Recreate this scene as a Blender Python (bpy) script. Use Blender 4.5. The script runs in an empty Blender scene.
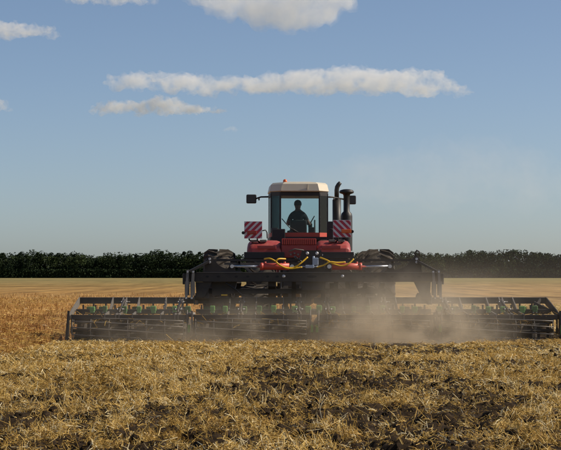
import bpy, bmesh, math, random
import numpy as np
from mathutils import Vector, Matrix, noise as mnoise
R = math.radians
random.seed(7); rng = np.random.default_rng(7)
sc = bpy.context.scene
col = sc.collection

# ------------------------------------------------------------------ camera, sky, sun, exposure
CAM_H = 1.45
cam = bpy.data.cameras.new('camera'); cam.sensor_width = 36.0; cam.lens = 122.2
cam.clip_start = 0.5; cam.clip_end = 60000
camo = bpy.data.objects.new('camera', cam); col.objects.link(camo)
camo.location = (0, 0, CAM_H); camo.rotation_euler = (R(90) + math.atan(50 / 1904), 0, 0)
sc.camera = camo

SUN_EL, SUN_AZ = 37.0, 85.0          # azimuth from the view direction (+Y) towards the right (+X)
world = bpy.data.worlds.new('World'); sc.world = world; world.use_nodes = True
wn = world.node_tree.nodes; wl = world.node_tree.links
sky = wn.new('ShaderNodeTexSky'); sky.sky_type = 'NISHITA'; sky.sun_disc = False
sky.sun_elevation = R(SUN_EL); sky.sun_rotation = R(SUN_AZ)
sky.air_density = 0.60; sky.dust_density = 0.85; sky.ozone_density = 1.3; sky.altitude = 0
bg = wn['Background']; bg.inputs['Strength'].default_value = 0.104
wl.new(sky.outputs[0], bg.inputs['Color'])
sun = bpy.data.lights.new('sun', 'SUN'); sun.energy = 5.0; sun.angle = R(0.53); sun.color = (1.0, 0.89, 0.74)
suno = bpy.data.objects.new('sun', sun); col.objects.link(suno)
sd = Vector((math.cos(R(SUN_EL)) * math.sin(R(SUN_AZ)), math.cos(R(SUN_EL)) * math.cos(R(SUN_AZ)), math.sin(R(SUN_EL))))
suno.rotation_euler = sd.to_track_quat('Z', 'Y').to_euler(); suno.location = (20, 10, 30)
vs = sc.view_settings
vs.view_transform = 'Standard'; vs.look = 'None'; vs.exposure = 0.0; vs.gamma = 1.0; vs.use_curve_mapping = False
cy = sc.cycles
cy.max_bounces = 8; cy.diffuse_bounces = 2; cy.glossy_bounces = 3; cy.transparent_max_bounces = 16
cy.volume_bounces = 4; cy.volume_max_steps = 256; cy.use_denoising = True
cy.sample_clamp_indirect = 6.0

# ------------------------------------------------------------------ helpers
def tag(o, label=None, cat=None, group=None, kind=None):
    for k, v in (('label', label), ('category', cat), ('group', group), ('kind', kind)):
        if v: o[k] = v
    return o
def empty(name, loc=(0, 0, 0), rz=0):
    o = bpy.data.objects.new(name, None); col.objects.link(o)
    o.location = loc; o.rotation_euler = (0, 0, rz); o.empty_display_size = 0.2
    return o
def link(name, me, mat=None, parent=None, loc=(0, 0, 0)):
    o = bpy.data.objects.new(name, me); col.objects.link(o); o.parent = parent; o.location = loc
    if mat is not None and not me.materials: me.materials.append(mat)
    return o

class MB:
    """collects shapes in one bmesh and links it as one mesh object"""
    def __init__(s): s.bm = bmesh.new()
    def _add(s, verts, faces, smooth=False):
        vv = [s.bm.verts.new(v) for v in verts]
        for f in faces:
            try: ff = s.bm.faces.new([vv[i] for i in f]); ff.smooth = smooth
            except ValueError: pass
        return vv
    def box(s, c, d, rot=None, bev=0.0, taper=None):
        """c centre, d full size; bev bevel width; taper (tx,ty) scale of the top"""
        t = bmesh.new(); bmesh.ops.create_cube(t, size=1.0)
        for v in t.verts:
            k = Vector(v.co); v.co = Vector((k.x * d[0], k.y * d[1], k.z * d[2]))
            if taper and k.z > 0: v.co.x *= taper[0]; v.co.y *= taper[1]
        if bev: bmesh.ops.bevel(t, geom=list(t.edges), offset=bev, segments=2, profile=0.6, affect='EDGES')
        M = Matrix.Translation(c) @ (rot.to_4x4() if rot else Matrix())
        s._merge(t, M); return s
    def _merge(s, t, M=Matrix()):
        t.verts.ensure_lookup_table(); idx = {}
        for v in t.verts: idx[v] = s.bm.verts.new(M @ v.co)
        for f in t.faces:
            try: n = s.bm.faces.new([idx[v] for v in f.verts]); n.smooth = f.smooth
            except ValueError: pass
        t.free()
    def cyl(s, a, b, r, r2=None, n=12, caps=True):
        a = Vector(a); b = Vector(b); r2 = r if r2 is None else r2
        z = (b - a).normalized(); x = z.orthogonal().normalized(); y = z.cross(x)
        va = []; 
        for p, q in ((a, r), (b, r2)):
            for i in range(n):
                t = 2 * math.pi * i / n
                va.append(p + (x * math.cos(t) + y * math.sin(t)) * q)
        f = [(i, (i + 1) % n, n + (i + 1) % n, n + i) for i in range(n)]
        vv = s._add(va, f, True)
        if caps:
            s.bm.faces.new(vv[:n][::-1]); s.bm.faces.new(vv[n:])
        return s
    def tube(s, pts, r, n=8, caps=True):
        """smooth tube through points; r a number or list"""
        pts = [Vector(p) for p in pts]; rr = r if isinstance(r, (list, tuple)) else [r] * len(pts)
        rings = []; up = None
        for i, p in enumerate(pts):
            d = (pts[min(i + 1, len(pts) - 1)] - pts[max(i - 1, 0)]).normalized()
            if up is None: up = d.orthogonal().normalized()
            up = (up - d * up.dot(d)).normalized(); y = d.cross(up)
            rings.append([s.bm.verts.new(p + (up * math.cos(2 * math.pi * k / n) + y * math.sin(2 * math.pi * k / n)) * rr[i]) for k in range(n)])
        for a, b in zip(rings, rings[1:]):
            for k in range(n):
                f = s.bm.faces.new((a[k], a[(k + 1) % n], b[(k + 1) % n], b[k])); f.smooth = True
        if caps: s.bm.faces.new(rings[0][::-1]); s.bm.faces.new(rings[-1])
        return s
    def bar(s, a, b, w, h, up=(0, 0, 1)):
        """rectangular bar from a to b, w across, h along up"""
        a = Vector(a); b = Vector(b); z = (b - a).normalized(); u = Vector(up); u = (u - z * u.dot(z)).normalized(); x = u.cross(z)
        va = [p + x * (w / 2 * i) + u * (h / 2 * j) for p in (a, b) for i, j in ((-1, -1), (1, -1), (1, 1), (-1, 1))]
        s._add(va, [(0, 1, 2, 3), (7, 6, 5, 4), (0, 4, 5, 1), (1, 5, 6, 2), (2, 6, 7, 3), (3, 7, 4, 0)])
        return s
    def prism(s, poly, y0, y1, axis='y'):
        """poly in (x,z) extruded along y (or in (y,z) along x, or (x,y) along z)"""
        n = len(poly)
        def mk(p, t): return (p[0], t, p[1]) if axis == 'y' else ((t, p[0], p[1]) if axis == 'x' else (p[0], p[1], t))
        va = [mk(p, y0) for p in poly] + [mk(p, y1) for p in poly]
        s._add(va, [tuple(range(n)), tuple(range(2 * n - 1, n - 1, -1))] + [(i, n + i, n + (i + 1) % n, (i + 1) % n) for i in range(n)])
        return s
    def lathe(s, prof, n=32, axis='x', c=(0, 0, 0), smooth=True):
        """prof list of (axial, radius) revolved"""
        rings = []
        for (a, r) in prof:
            ring = []
            for k in range(n):
                t = 2 * math.pi * k / n
                p = {'x': (a, r * math.cos(t), r * math.sin(t)), 'z': (r * math.cos(t), r * math.sin(t), a), 'y': (r * math.cos(t), a, r * math.sin(t))}[axis]
                ring.append(s.bm.verts.new(Vector(p) + Vector(c)))
            rings.append(ring)
        for a, b in zip(rings, rings[1:]):
            for k in range(n):
                f = s.bm.faces.new((a[k], a[(k + 1) % n], b[(k + 1) % n], b[k])); f.smooth = smooth
        if prof[0][1] > 1e-4 : pass
        return s
    def mesh(s, name):
        bmesh.ops.recalc_face_normals(s.bm, faces=list(s.bm.faces))
        me = bpy.data.meshes.new(name); s.bm.to_mesh(me); s.bm.free(); return me
    def build(s, name, mat, parent=None, loc=(0, 0, 0)):
        return link(name, s.mesh(name), mat, parent, loc)

def np_mesh(name, verts, faces, mat, smooth=False, uvcol=None):
    """verts (n,3), faces (m,k) arrays"""
    me = bpy.data.meshes.new(name); m, k = faces.shape
    me.vertices.add(len(verts)); me.vertices.foreach_set('co', verts.astype(np.float32).ravel())
    me.loops.add(m * k); me.loops.foreach_set('vertex_index', faces.astype(np.int32).ravel())
    me.polygons.add(m); me.polygons.foreach_set('loop_start', np.arange(0, m * k, k, dtype=np.int32))
    me.polygons.foreach_set('use_smooth', np.full(m, smooth, dtype=bool))
    me.update(calc_edges=True)
    if uvcol is not None:
        at = me.attributes.new('tint', 'FLOAT', 'FACE'); at.data.foreach_set('value', uvcol.astype(np.float32))
    me.materials.append(mat)
    return me

# value noise in numpy
_perm = rng.random((256, 256))
def vnoise(x, y):
    xi = np.floor(x).astype(int); yi = np.floor(y).astype(int); fx = x - xi; fy = y - yi
    fx = fx * fx * (3 - 2 * fx); fy = fy * fy * (3 - 2 * fy)
    a = _perm[xi & 255, yi & 255]; b = _perm[(xi + 1) & 255, yi & 255]; c = _perm[xi & 255, (yi + 1) & 255]; d = _perm[(xi + 1) & 255, (yi + 1) & 255]
    return (a * (1 - fx) + b * fx) * (1 - fy) + (c * (1 - fx) + d * fx) * fy
def fbm(x, y, f, o=3):
    v = 0; a = 1; t = 0
    for i in range(o):
        v = v + a * vnoise(x * f + 17.3 * i, y * f + 9.1 * i); t += a; a *= 0.5; f *= 2.03
    return v / t

# ------------------------------------------------------------------ materials
def nodes_of(m): m.use_nodes = True; return m.node_tree.nodes, m.node_tree.links, m.node_tree.nodes['Principled BSDF']
def N(nt, t, **kw):
    n = nt.new(t)
    for k, v in kw.items(): setattr(n, k, v)
    return n
def ramp(nt, stops):
    n = nt.new('ShaderNodeValToRGB'); e = n.color_ramp.elements
    e[0].position = stops[0][0]; e[0].color = (*stops[0][1], 1); e[1].position = stops[-1][0]; e[1].color = (*stops[-1][1], 1)
    for p, c in stops[1:-1]: x = e.new(p); x.color = (*c, 1)
    return n
def paint(name, c, rough=0.45, metal=0.0, dust=0.35, dustcol=(0.23, 0.17, 0.11), scale=6.0, spec=0.5, bump=0.0):
    """painted metal or plastic with dust lying on it in patches"""
    m = bpy.data.materials.new(name); nt, lk, b = nodes_of(m)
    tc = N(nt, 'ShaderNodeTexCoord'); n1 = N(nt, 'ShaderNodeTexNoise'); n1.inputs['Scale'].default_value = scale; n1.inputs['Detail'].default_value = 8; n1.inputs['Roughness'].default_value = 0.65
    lk.new(tc.outputs['Object'], n1.inputs['Vector'])
    geo = N(nt, 'ShaderNodeNewGeometry'); sx = N(nt, 'ShaderNodeSeparateXYZ'); lk.new(geo.outputs['Normal'], sx.inputs[0])
    up = N(nt, 'ShaderNodeMapRange'); up.inputs[1].default_value = -0.2; up.inputs[2].default_value = 1.0; up.inputs[3].default_value = 0.25; up.inputs[4].default_value = 1.3
    lk.new(sx.outputs['Z'], up.inputs[0])
    r = ramp(nt, [(0.42, (0, 0, 0)), (0.72, (1, 1, 1))]); lk.new(n1.outputs['Fac'], r.inputs[0])
    mu = N(nt, 'ShaderNodeMath', operation='MULTIPLY'); lk.new(r.outputs[0], mu.inputs[0]); lk.new(up.outputs[0], mu.inputs[1])
    mu2 = N(nt, 'ShaderNodeMath', operation='MULTIPLY_ADD'); lk.new(mu.outputs[0], mu2.inputs[0]); mu2.inputs[1].default_value = dust; mu2.inputs[2].default_value = dust * 0.25; mu2.use_clamp = True
    mx = N(nt, 'ShaderNodeMix', data_type='RGBA'); mx.inputs[6].default_value = (*c, 1); mx.inputs[7].default_value = (*dustcol, 1)
    lk.new(mu2.outputs[0], mx.inputs[0]); lk.new(mx.outputs[2], b.inputs['Base Color'])
    mr = N(nt, 'ShaderNodeMapRange'); mr.inputs[3].default_value = rough; mr.inputs[4].default_value = 0.95; lk.new(mu2.outputs[0], mr.inputs[0]); lk.new(mr.outputs[0], b.inputs['Roughness'])
    b.inputs['Metallic'].default_value = metal; b.inputs['Specular IOR Level'].default_value = spec
    if bump:
        bp = N(nt, 'ShaderNodeBump'); bp.inputs['Strength'].default_value = bump; bp.inputs['Distance'].default_value = 0.01; lk.new(n1.outputs['Fac'], bp.inputs['Height']); lk.new(bp.outputs[0], b.inputs['Normal'])
    return m
M = {}
M['black'] = paint('black paint', (0.008, 0.008, 0.009), 0.5, dust=0.10)
M['frame'] = paint('dusty black frame', (0.012, 0.0115, 0.012), 0.55, dust=0.26, scale=3.5)
M['steel'] = paint('worn and sunlit steel', (0.15, 0.14, 0.125), 0.55, metal=0.2, dust=0.35)  # worn metal; on link plates and beam edge the pale tone paints sunlight
M['chrome'] = paint('bright rod', (0.55, 0.56, 0.58), 0.25, metal=0.85, dust=0.1)
M['bolt'] = paint('zinc bolt', (0.62, 0.62, 0.62), 0.35, metal=0.3, dust=0.08)
M['green'] = paint('green paint', (0.13, 0.36, 0.075), 0.5, dust=0.42)
M['greendirt'] = paint('soil stained green paint', (0.07, 0.22, 0.05), 0.6, dust=0.8, dustcol=(0.16, 0.13, 0.08))
M['red'] = paint('red paint', (0.33, 0.026, 0.026), 0.45, dust=0.42, scale=4.5, dustcol=(0.34, 0.15, 0.11))
M['redlit'] = paint('bright and lit red paint', (0.52, 0.055, 0.03), 0.4, dust=0.25)  # brighter red; on the grille ribs it stands in for light
M['cream'] = paint('cream roof paint', (0.62, 0.56, 0.43), 0.4, dust=0.12)
M['yellow'] = paint('yellow hose', (0.72, 0.42, 0.01), 0.4, dust=0.08)
M['blue'] = paint('grey blue valve', (0.33, 0.40, 0.50), 0.4, dust=0.1)
M['white'] = paint('white reflective', (0.62, 0.62, 0.64), 0.4, dust=0.12)
M['stripe'] = paint('red reflective', (0.40, 0.02, 0.05), 0.4, dust=0.08)
M['orange'] = paint('orange lamp', (0.65, 0.12, 0.02), 0.3, dust=0.05)
M['lampred'] = paint('red lamp', (0.35, 0.03, 0.015), 0.3, dust=0.05)
M['rubber'] = paint('dusty tyre rubber', (0.020, 0.019, 0.018), 0.85, dust=0.55, dustcol=(0.19, 0.155, 0.115), scale=5, spec=0.2, bump=0.2)
M['lug'] = paint('tyre lug', (0.022, 0.02, 0.018), 0.85, dust=0.48, dustcol=(0.19, 0.15, 0.105), scale=7, spec=0.2)
M['rim'] = paint('wheel rim paint', (0.35, 0.33, 0.30), 0.5, dust=0.4)
M['interior'] = paint('cab interior', (0.006, 0.0065, 0.007), 0.7, dust=0.02)
M['shirt'] = paint('dark shirt', (0.018, 0.02, 0.024), 0.9, dust=0.0, spec=0.1)
M['skin'] = paint('skin', (0.13, 0.065, 0.042), 0.6, dust=0.0)
M['hair'] = paint('hair', (0.012, 0.010, 0.009), 0.7, dust=0.0)
M['disc'] = paint('soil caked disc', (0.035, 0.03, 0.026), 0.7, metal=0.1, dust=0.7, dustcol=(0.06, 0.042, 0.027))
def glass_mat(name, tint, mixv=0.08):
    m = bpy.data.materials.new(name); nt, lk, b = nodes_of(m); nt.remove(b); out = nt['Material Output']
    tr = N(nt, 'ShaderNodeBsdfTransparent'); tr.inputs[0].default_value = (*tint, 1)
    gl = N(nt, 'ShaderNodeBsdfGlossy'); gl.inputs['Roughness'].default_value = 0.05; gl.inputs[0].default_value = (0.6, 0.63, 0.63, 1)
    fr = N(nt, 'ShaderNodeFresnel'); fr.inputs[0].default_value = 1.35
    ms = N(nt, 'ShaderNodeMixShader'); lk.new(fr.outputs[0], ms.inputs[0]); lk.new(tr.outputs[0], ms.inputs[1]); lk.new(gl.outputs[0], ms.inputs[2])
    lk.new(ms.outputs[0], out.inputs['Surface']); return m
M['glass'] = glass_mat('tinted cab glass', (0.87, 0.93, 0.94))
M['mirrordark'] = paint('dark mirror face', (0.03, 0.03, 0.032), 0.25, dust=0.1)  # dark colour stands in for a dark reflection in the mirror
M['darkglass'] = glass_mat('shade tinted corner glass', (0.42, 0.52, 0.54))  # darker tint stands in for the dim cab interior behind

def ground_mats():
    # ---- wide field: stubble, older pale stubble further off
    m = bpy.data.materials.new('stubble field'); nt, lk, b = nodes_of(m)
    geo = N(nt, 'ShaderNodeNewGeometry'); sp = N(nt, 'ShaderNodeSeparateXYZ'); lk.new(geo.outputs['Position'], sp.inputs[0])
    n1 = N(nt, 'ShaderNodeTexNoise'); n1.inputs['Scale'].default_value = 0.35; n1.inputs['Detail'].default_value = 9; n1.inputs['Roughness'].default_value = 0.7
    mp = N(nt, 'ShaderNodeMapping'); mp.inputs['Scale'].default_value = (1.0, 0.45, 1.0); lk.new(geo.outputs['Position'], mp.inputs[0]); lk.new(mp.outputs[0], n1.inputs['Vector'])
    n2 = N(nt, 'ShaderNodeTexNoise'); n2.inputs['Scale'].default_value = 0.03; n2.inputs['Detail'].default_value = 4; lk.new(geo.outputs['Position'], n2.inputs['Vector'])
    near = ramp(nt, [(0.30, (0.18, 0.08, 0.022)), (0.5, (0.37, 0.19, 0.058)), (0.68, (0.54, 0.33, 0.115))]); lk.new(n1.outputs['Fac'], near.inputs[0])
    far = ramp(nt, [(0.35, (0.21, 0.15, 0.058)), (0.62, (0.31, 0.235, 0.092))]); lk.new(n1.outputs['Fac'], far.inputs[0])
    band = ramp(nt, [(0.40, (0.20, 0.175, 0.06)), (0.60, (0.34, 0.25, 0.10))]); lk.new(n2.outputs['Fac'], band.inputs[0])
    mf = N(nt, 'ShaderNodeMix', data_type='RGBA'); mf.inputs[0].default_value = 0.5; lk.new(far.outputs[0], mf.inputs[6]); lk.new(band.outputs[0], mf.inputs[7])
    # bands left by mower passes and different cutting days, lying across the view
    mpb = N(nt, 'ShaderNodeMapping'); mpb.inputs['Scale'].default_value = (0.006, 0.035, 1.0); lk.new(geo.outputs['Position'], mpb.inputs[0])
    nb = N(nt, 'ShaderNodeTexNoise'); nb.inputs['Scale'].default_value = 1.0; nb.inputs['Detail'].default_value = 5; lk.new(mpb.outputs[0], nb.inputs['Vector'])
    bb = ramp(nt, [(0.36, (0.55, 0.58, 0.50)), (0.5, (0.95, 0.95, 0.95)), (0.66, (1.35, 1.25, 1.15))]); lk.new(nb.outputs['Fac'], bb.inputs[0])
    mfb = N(nt, 'ShaderNodeMix', data_type='RGBA', blend_type='MULTIPLY'); mfb.inputs[0].default_value = 0.7; lk.new(mf.outputs[2], mfb.inputs[6]); lk.new(bb.outputs[0], mfb.inputs[7])
    mps = N(nt, 'ShaderNodeMapping'); mps.inputs['Scale'].default_value = (0.55, 0.022, 1.0); lk.new(geo.outputs['Position'], mps.inputs[0])
    ns_ = N(nt, 'ShaderNodeTexNoise'); ns_.inputs['Scale'].default_value = 1.0; ns_.inputs['Detail'].default_value = 7; ns_.inputs['Roughness'].default_value = 0.7; lk.new(mps.outputs[0], ns_.inputs['Vector'])
    bs_ = ramp(nt, [(0.34, (0.50, 0.48, 0.42)), (0.5, (0.95, 0.95, 0.95)), (0.68, (1.45, 1.4, 1.3))]); lk.new(ns_.outputs['Fac'], bs_.inputs[0])
    # distance of the sown boundary wobbles
    ad = N(nt, 'ShaderNodeMath', operation='MULTIPLY_ADD'); lk.new(n2.outputs['Fac'], ad.inputs[0]); ad.inputs[1].default_value = 90; lk.new(sp.outputs['Y'], ad.inputs[2])
    mr = N(nt, 'ShaderNodeMapRange'); mr.inputs[1].default_value = 90; mr.inputs[2].default_value = 420; lk.new(ad.outputs[0], mr.inputs[0])
    mx = N(nt, 'ShaderNodeMix', data_type='RGBA'); lk.new(mr.outputs[0], mx.inputs[0]); lk.new(near.outputs[0], mx.inputs[6]); lk.new(mfb.outputs[2], mx.inputs[7])
    # paler worked land on the right of the machine
    mr2 = N(nt, 'ShaderNodeMapRange'); mr2.inputs[1].default_value = 5.0; mr2.inputs[2].default_value = 7.5; lk.new(sp.outputs['X'], mr2.inputs[0])
    wk = ramp(nt, [(0.3, (0.18, 0.11, 0.045)), (0.5, (0.37, 0.24, 0.10)), (0.66, (0.50, 0.36, 0.165))]); lk.new(n1.outputs['Fac'], wk.inputs[0])
    mrc = N(nt, 'ShaderNodeMath', operation='MULTIPLY'); inv = N(nt, 'ShaderNodeMath', operation='SUBTRACT'); inv.inputs[0].default_value = 1.0; lk.new(mr.outputs[0], inv.inputs[1])
    lk.new(mr2.outputs[0], mrc.inputs[0]); lk.new(inv.outputs[0], mrc.inputs[1])
    mx2 = N(nt, 'ShaderNodeMix', data_type='RGBA'); lk.new(mrc.outputs[0], mx2.inputs[0]); lk.new(mx.outputs[2], mx2.inputs[6]); lk.new(wk.outputs[0], mx2.inputs[7])
    mx3 = N(nt, 'ShaderNodeMix', data_type='RGBA', blend_type='MULTIPLY'); mx3.inputs[0].default_value = 0.95; lk.new(mx2.outputs[2], mx3.inputs[6]); lk.new(bs_.outputs[0], mx3.inputs[7])
    mg = N(nt, 'ShaderNodeMapRange'); mg.inputs[1].default_value = 430; mg.inputs[2].default_value = 700; mg.inputs[4].default_value = 0.6; lk.new(ad.outputs[0], mg.inputs[0])
    mx4 = N(nt, 'ShaderNodeMix', data_type='RGBA'); lk.new(mg.outputs[0], mx4.inputs[0]); lk.new(mx3.outputs[2], mx4.inputs[6]); mx4.inputs[7].default_value = (0.235, 0.205, 0.085, 1)
    lk.new(mx4.outputs[2], b.inputs['Base Color']); b.inputs['Roughness'].default_value = 0.95; b.inputs['Specular IOR Level'].default_value = 0.1
    n3 = N(nt, 'ShaderNodeTexNoise'); n3.inputs['Scale'].default_value = 3.0; n3.inputs['Detail'].default_value = 6; lk.new(geo.outputs['Position'], n3.inputs['Vector'])
    bp = N(nt, 'ShaderNodeBump'); bp.inputs['Strength'].default_value = 0.8; bp.inputs['Distance'].default_value = 0.1; lk.new(n3.outputs['Fac'], bp.inputs['Height']); lk.new(bp.outputs[0], b.inputs['Normal'])
    M['field'] = m
    # ---- turned soil
    m = bpy.data.materials.new('turned soil'); nt, lk, b = nodes_of(m)
    geo = N(nt, 'ShaderNodeNewGeometry')
    n1 = N(nt, 'ShaderNodeTexNoise'); n1.inputs['Scale'].default_value = 14; n1.inputs['Detail'].default_value = 8; n1.inputs['Roughness'].default_value = 0.7; lk.new(geo.outputs['Position'], n1.inputs['Vector'])
    r = ramp(nt, [(0.3, (0.013, 0.008, 0.004)), (0.55, (0.034, 0.021, 0.010)), (0.75, (0.11, 0.072, 0.032))]); lk.new(n1.outputs['Fac'], r.inputs[0])
    lk.new(r.outputs[0], b.inputs['Base Color']); b.inputs['Roughness'].default_value = 0.95; b.inputs['Specular IOR Level'].default_value = 0.15
    bp = N(nt, 'ShaderNodeBump'); bp.inputs['Strength'].default_value = 0.9; bp.inputs['Distance'].default_value = 0.02; lk.new(n1.outputs['Fac'], bp.inputs['Height']); lk.new(bp.outputs[0], b.inputs['Normal'])
    M['soil'] = m
    def strawmat(name, stops, trans=0.32):
        m = bpy.data.materials.new(name); nt, lk, b = nodes_of(m)
        at = N(nt, 'ShaderNodeAttribute'); at.attribute_name = 'tint'
        r = ramp(nt, stops); lk.new(at.outputs['Fac'], r.inputs[0]); lk.new(r.outputs[0], b.inputs['Base Color'])
        b.inputs['Roughness'].default_value = 0.65; b.inputs['Specular IOR Level'].default_value = 0.2
        tl = N(nt, 'ShaderNodeBsdfTranslucent'); lk.new(r.outputs[0], tl.inputs[0]); ms = N(nt, 'ShaderNodeMixShader'); ms.inputs[0].default_value = trans
        lk.new(b.outputs[0], ms.inputs[1]); lk.new(tl.outputs[0], ms.inputs[2]); lk.new(ms.outputs[0], nt['Material Output'].inputs['Surface'])
        return m
    M['straw'] = strawmat('straw', [(0, (0.11, 0.056, 0.014)), (0.35, (0.41, 0.245, 0.055)), (0.7, (0.70, 0.465, 0.125)), (0.92, (0.87, 0.65, 0.26)), (1, (0.94, 0.81, 0.50))])
    M['stubble'] = strawmat('stubble stalks', [(0, (0.19, 0.075, 0.02)), (0.5, (0.41, 0.205, 0.06)), (1, (0.64, 0.40, 0.145))])
    # ---- leaves
    m = bpy.data.materials.new('dark foliage'); nt, lk, b = nodes_of(m)
    at = N(nt, 'ShaderNodeAttribute'); at.attribute_name = 'tint'
    r = ramp(nt, [(0, (0.010, 0.018, 0.008)), (0.6, (0.026, 0.042, 0.015)), (1, (0.05, 0.068, 0.022))]); lk.new(at.outputs['Fac'], r.inputs[0]); lk.new(r.outputs[0], b.inputs['Base Color'])
    b.inputs['Roughness'].default_value = 0.8; b.inputs['Specular IOR Level'].default_value = 0.1
    M['leaf'] = m
    m = bpy.data.materials.new('distant wooded ridge'); nt, lk, b = nodes_of(m)
    geo = N(nt, 'ShaderNodeNewGeometry'); n1 = N(nt, 'ShaderNodeTexNoise'); n1.inputs['Scale'].default_value = 0.02; n1.inputs['Detail'].default_value = 5; lk.new(geo.outputs['Position'], n1.inputs['Vector'])
    r = ramp(nt, [(0.35, (0.03, 0.045, 0.03)), (0.7, (0.06, 0.075, 0.05))]); lk.new(n1.outputs['Fac'], r.inputs[0]); lk.new(r.outputs[0], b.inputs['Base Color']); b.inputs['Roughness'].default_value = 1
    M['ridge'] = m
ground_mats()

# ------------------------------------------------------------------ the setting: field, tilled soil, straw, stubble
bm = bmesh.new()
gx = [-9000, -3000, -1000, -300, -100, -40, -20, -10, 0, 10, 20, 40, 100, 300, 1000, 3000, 9000]
gy = [-300, -100, -30, 0, 10, 20, 30, 40, 60, 80, 120, 200, 400, 900, 2000, 5000, 14000]
gv = [[bm.verts.new((x, y, 0)) for x in gx] for y in gy]
for j in range(len(gy) - 1):
    for i in range(len(gx) - 1): bm.faces.new((gv[j][i], gv[j][i + 1], gv[j + 1][i + 1], gv[j + 1][i]))
me = bpy.data.meshes.new('field'); bm.to_mesh(me); bm.free()
tag(link('field', me, M['field']), kind='structure')

EDGE = -4.72      # left edge of the worked strip
def flat(y): return 1.0 - 0.45 * np.clip((y - 27) / 11, 0, 1)      # the roller leaves the newest strip flatter
def soil_h(x, y):
    st = lambda v, a, b: (lambda t: t * t * (3 - 2 * t))(np.clip((v - a) / (b - a), 0, 1))
    big = fbm(x, y, 0.55, 2) * 0.04
    cl = st(fbm(x + 40, y, 2.9, 3), 0.46, 0.60) * 0.045
    cl2 = st(fbm(x, y + 11, 6.3, 2), 0.48, 0.66) * 0.048
    cl3 = (fbm(x + 5, y, 13.0, 3) - 0.5) * 0.075
    # wave of soil rolling off the discs under the harrow
    wave = np.exp(-((y - 41.5) / 0.75) ** 2) * (0.40 + 0.40 * (fbm(x, y, 2.6, 3) - 0.5)) * ((x > -4.4) & (x < 5.85))
    return 0.006 + np.maximum(0, big + cl + cl2 + cl3 - 0.015) * flat(y) + wave
def slope(x, y):
    e = 0.03; h = soil_h(x, y); return np.hypot(soil_h(x + e, y) - h, soil_h(x, y + e) - h) / e
def soil_grid(name, Y0, Y1, xl, xr, rows, cols):
    t = np.linspace(0, 1, rows); Y = Y0 * (Y1 / Y0) ** t
    s = np.linspace(0, 1, cols)
    YY = np.repeat(Y[:, None], cols, 1); XL = np.array([xl(y) for y in Y])[:, None]; XR = np.array([xr(y) for y in Y])[:, None]
    XX = XL + (XR - XL) * s[None, :]
    Z = soil_h(XX, YY)
    edge = np.minimum.reduce([XX - XL, XR - XX, (YY - Y0), (Y1 - YY)]) / 0.35
    Z = np.clip(edge, 0, 1) * Z + 0.004
    v = np.stack([XX, YY, Z], -1).reshape(-1, 3)
    i = np.arange(rows * cols).reshape(rows, cols)
    f = np.stack([i[:-1, :-1], i[:-1, 1:], i[1:, 1:], i[1:, :-1]], -1).reshape(-1, 4)
    me = np_mesh(name, v, f, M['soil'], True)
    return tag(link(name, me), kind='structure')
soil_grid('tilled_soil', 12.5, 43.5, lambda y: max(EDGE, -(0.150 * y + 2.2)), lambda y: min(0.150 * y + 2.2, 5.9 if y > 41 else 99), 540, 320)
soil_grid('tilled_soil', 37.5, 85, lambda y: 6.05, lambda y: 0.150 * y + 3.5, 300, 120)

def straws(x, y, z, L, W, az, tilt, tint):
    """half are V-shaped straight pieces, half flat pieces broken in the middle"""
    n = len(x); d = np.stack([np.cos(az) * np.cos(tilt), np.sin(az) * np.cos(tilt), np.sin(tilt)], -1)
    side = np.stack([-np.sin(az), np.cos(az), np.zeros(n)], -1)
    upv = np.cross(d, side); c = np.stack([x, y, z], -1); hw = (W / 2)[:, None]
    a = c - d * (L / 2)[:, None]; b = c + d * (L / 2)[:, None]
    kink = rng.random(n) < 0.55; roll = rng.uniform(-1.2, 1.2, n)[:, None]
    ks = (side * np.cos(roll) + upv * np.sin(roll)) * hw * 1.15
    mid = c + (upv * rng.uniform(-0.02, 0.16, n)[:, None] + side * rng.normal(0, 0.12, n)[:, None]) * L[:, None]
    V = np.stack([a - side * hw, a + upv * hw * 0.9, a + side * hw, b - side * hw, b + upv * hw * 0.9, b + side * hw], 1)
    K = np.stack([a - ks * 0.9, mid - ks, b - ks * 0.7, a + ks * 0.9, mid + ks, b + ks * 0.7], 1)
    v = np.where(kink[:, None, None], K, V); v[:, :, 2] = np.maximum(v[:, :, 2], 0.006); v = v.reshape(-1, 3)
    o = (np.arange(n) * 6)[:, None]
    f = np.concatenate([o + np.array([0, 1, 4, 3]), o + np.array([1, 2, 5, 4])], 1).reshape(-1, 4)
    return v, f, np.repeat(tint, 2)
def scatter(n, Y0, Y1, xl, xr, pw=1.0):
    """random points, denser near the camera"""
    u = rng.random(n); Y = (Y0 ** pw + u * (Y1 ** pw - Y0 ** pw)) ** (1 / pw)
    XL = np.vectorize(xl)(Y); XR = np.vectorize(xr)(Y)
    return XL + rng.random(n) * (XR - XL), Y
def cover(x, y):
    """how much straw lies here: less on the bare streaks right of the middle"""
    k = fbm(x, y * 0.6, 0.8, 3) * 0.34 + fbm(x + 31, y * 0.45 + 7, 4.4, 2) * 0.28 + fbm(x + 3, y * 0.7 + 17, 13.0, 2) * 0.38
    bare = np.exp(-((x - (0.55 + (y - 16) * 0.055)) / (1.2 + 0.03 * y)) ** 2) * 0.066 * np.clip((46 - y) / 10, 0, 1) + np.exp(-((x + 1.6) / 0.9) ** 2 - ((y - 18.2) / 1.6) ** 2) * 0.05
    return k - bare - np.clip((slope(x, y) - 0.40) * 0.12, 0, 0.10) + 0.002 + np.clip((y - 33) / 5, 0, 1) * 0.07 * (x < 0.9)
xl_ = lambda q: max(EDGE - 0.25, -(0.150 * q + 1.6)); xr_ = lambda q: 0.150 * q + 1.6
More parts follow.
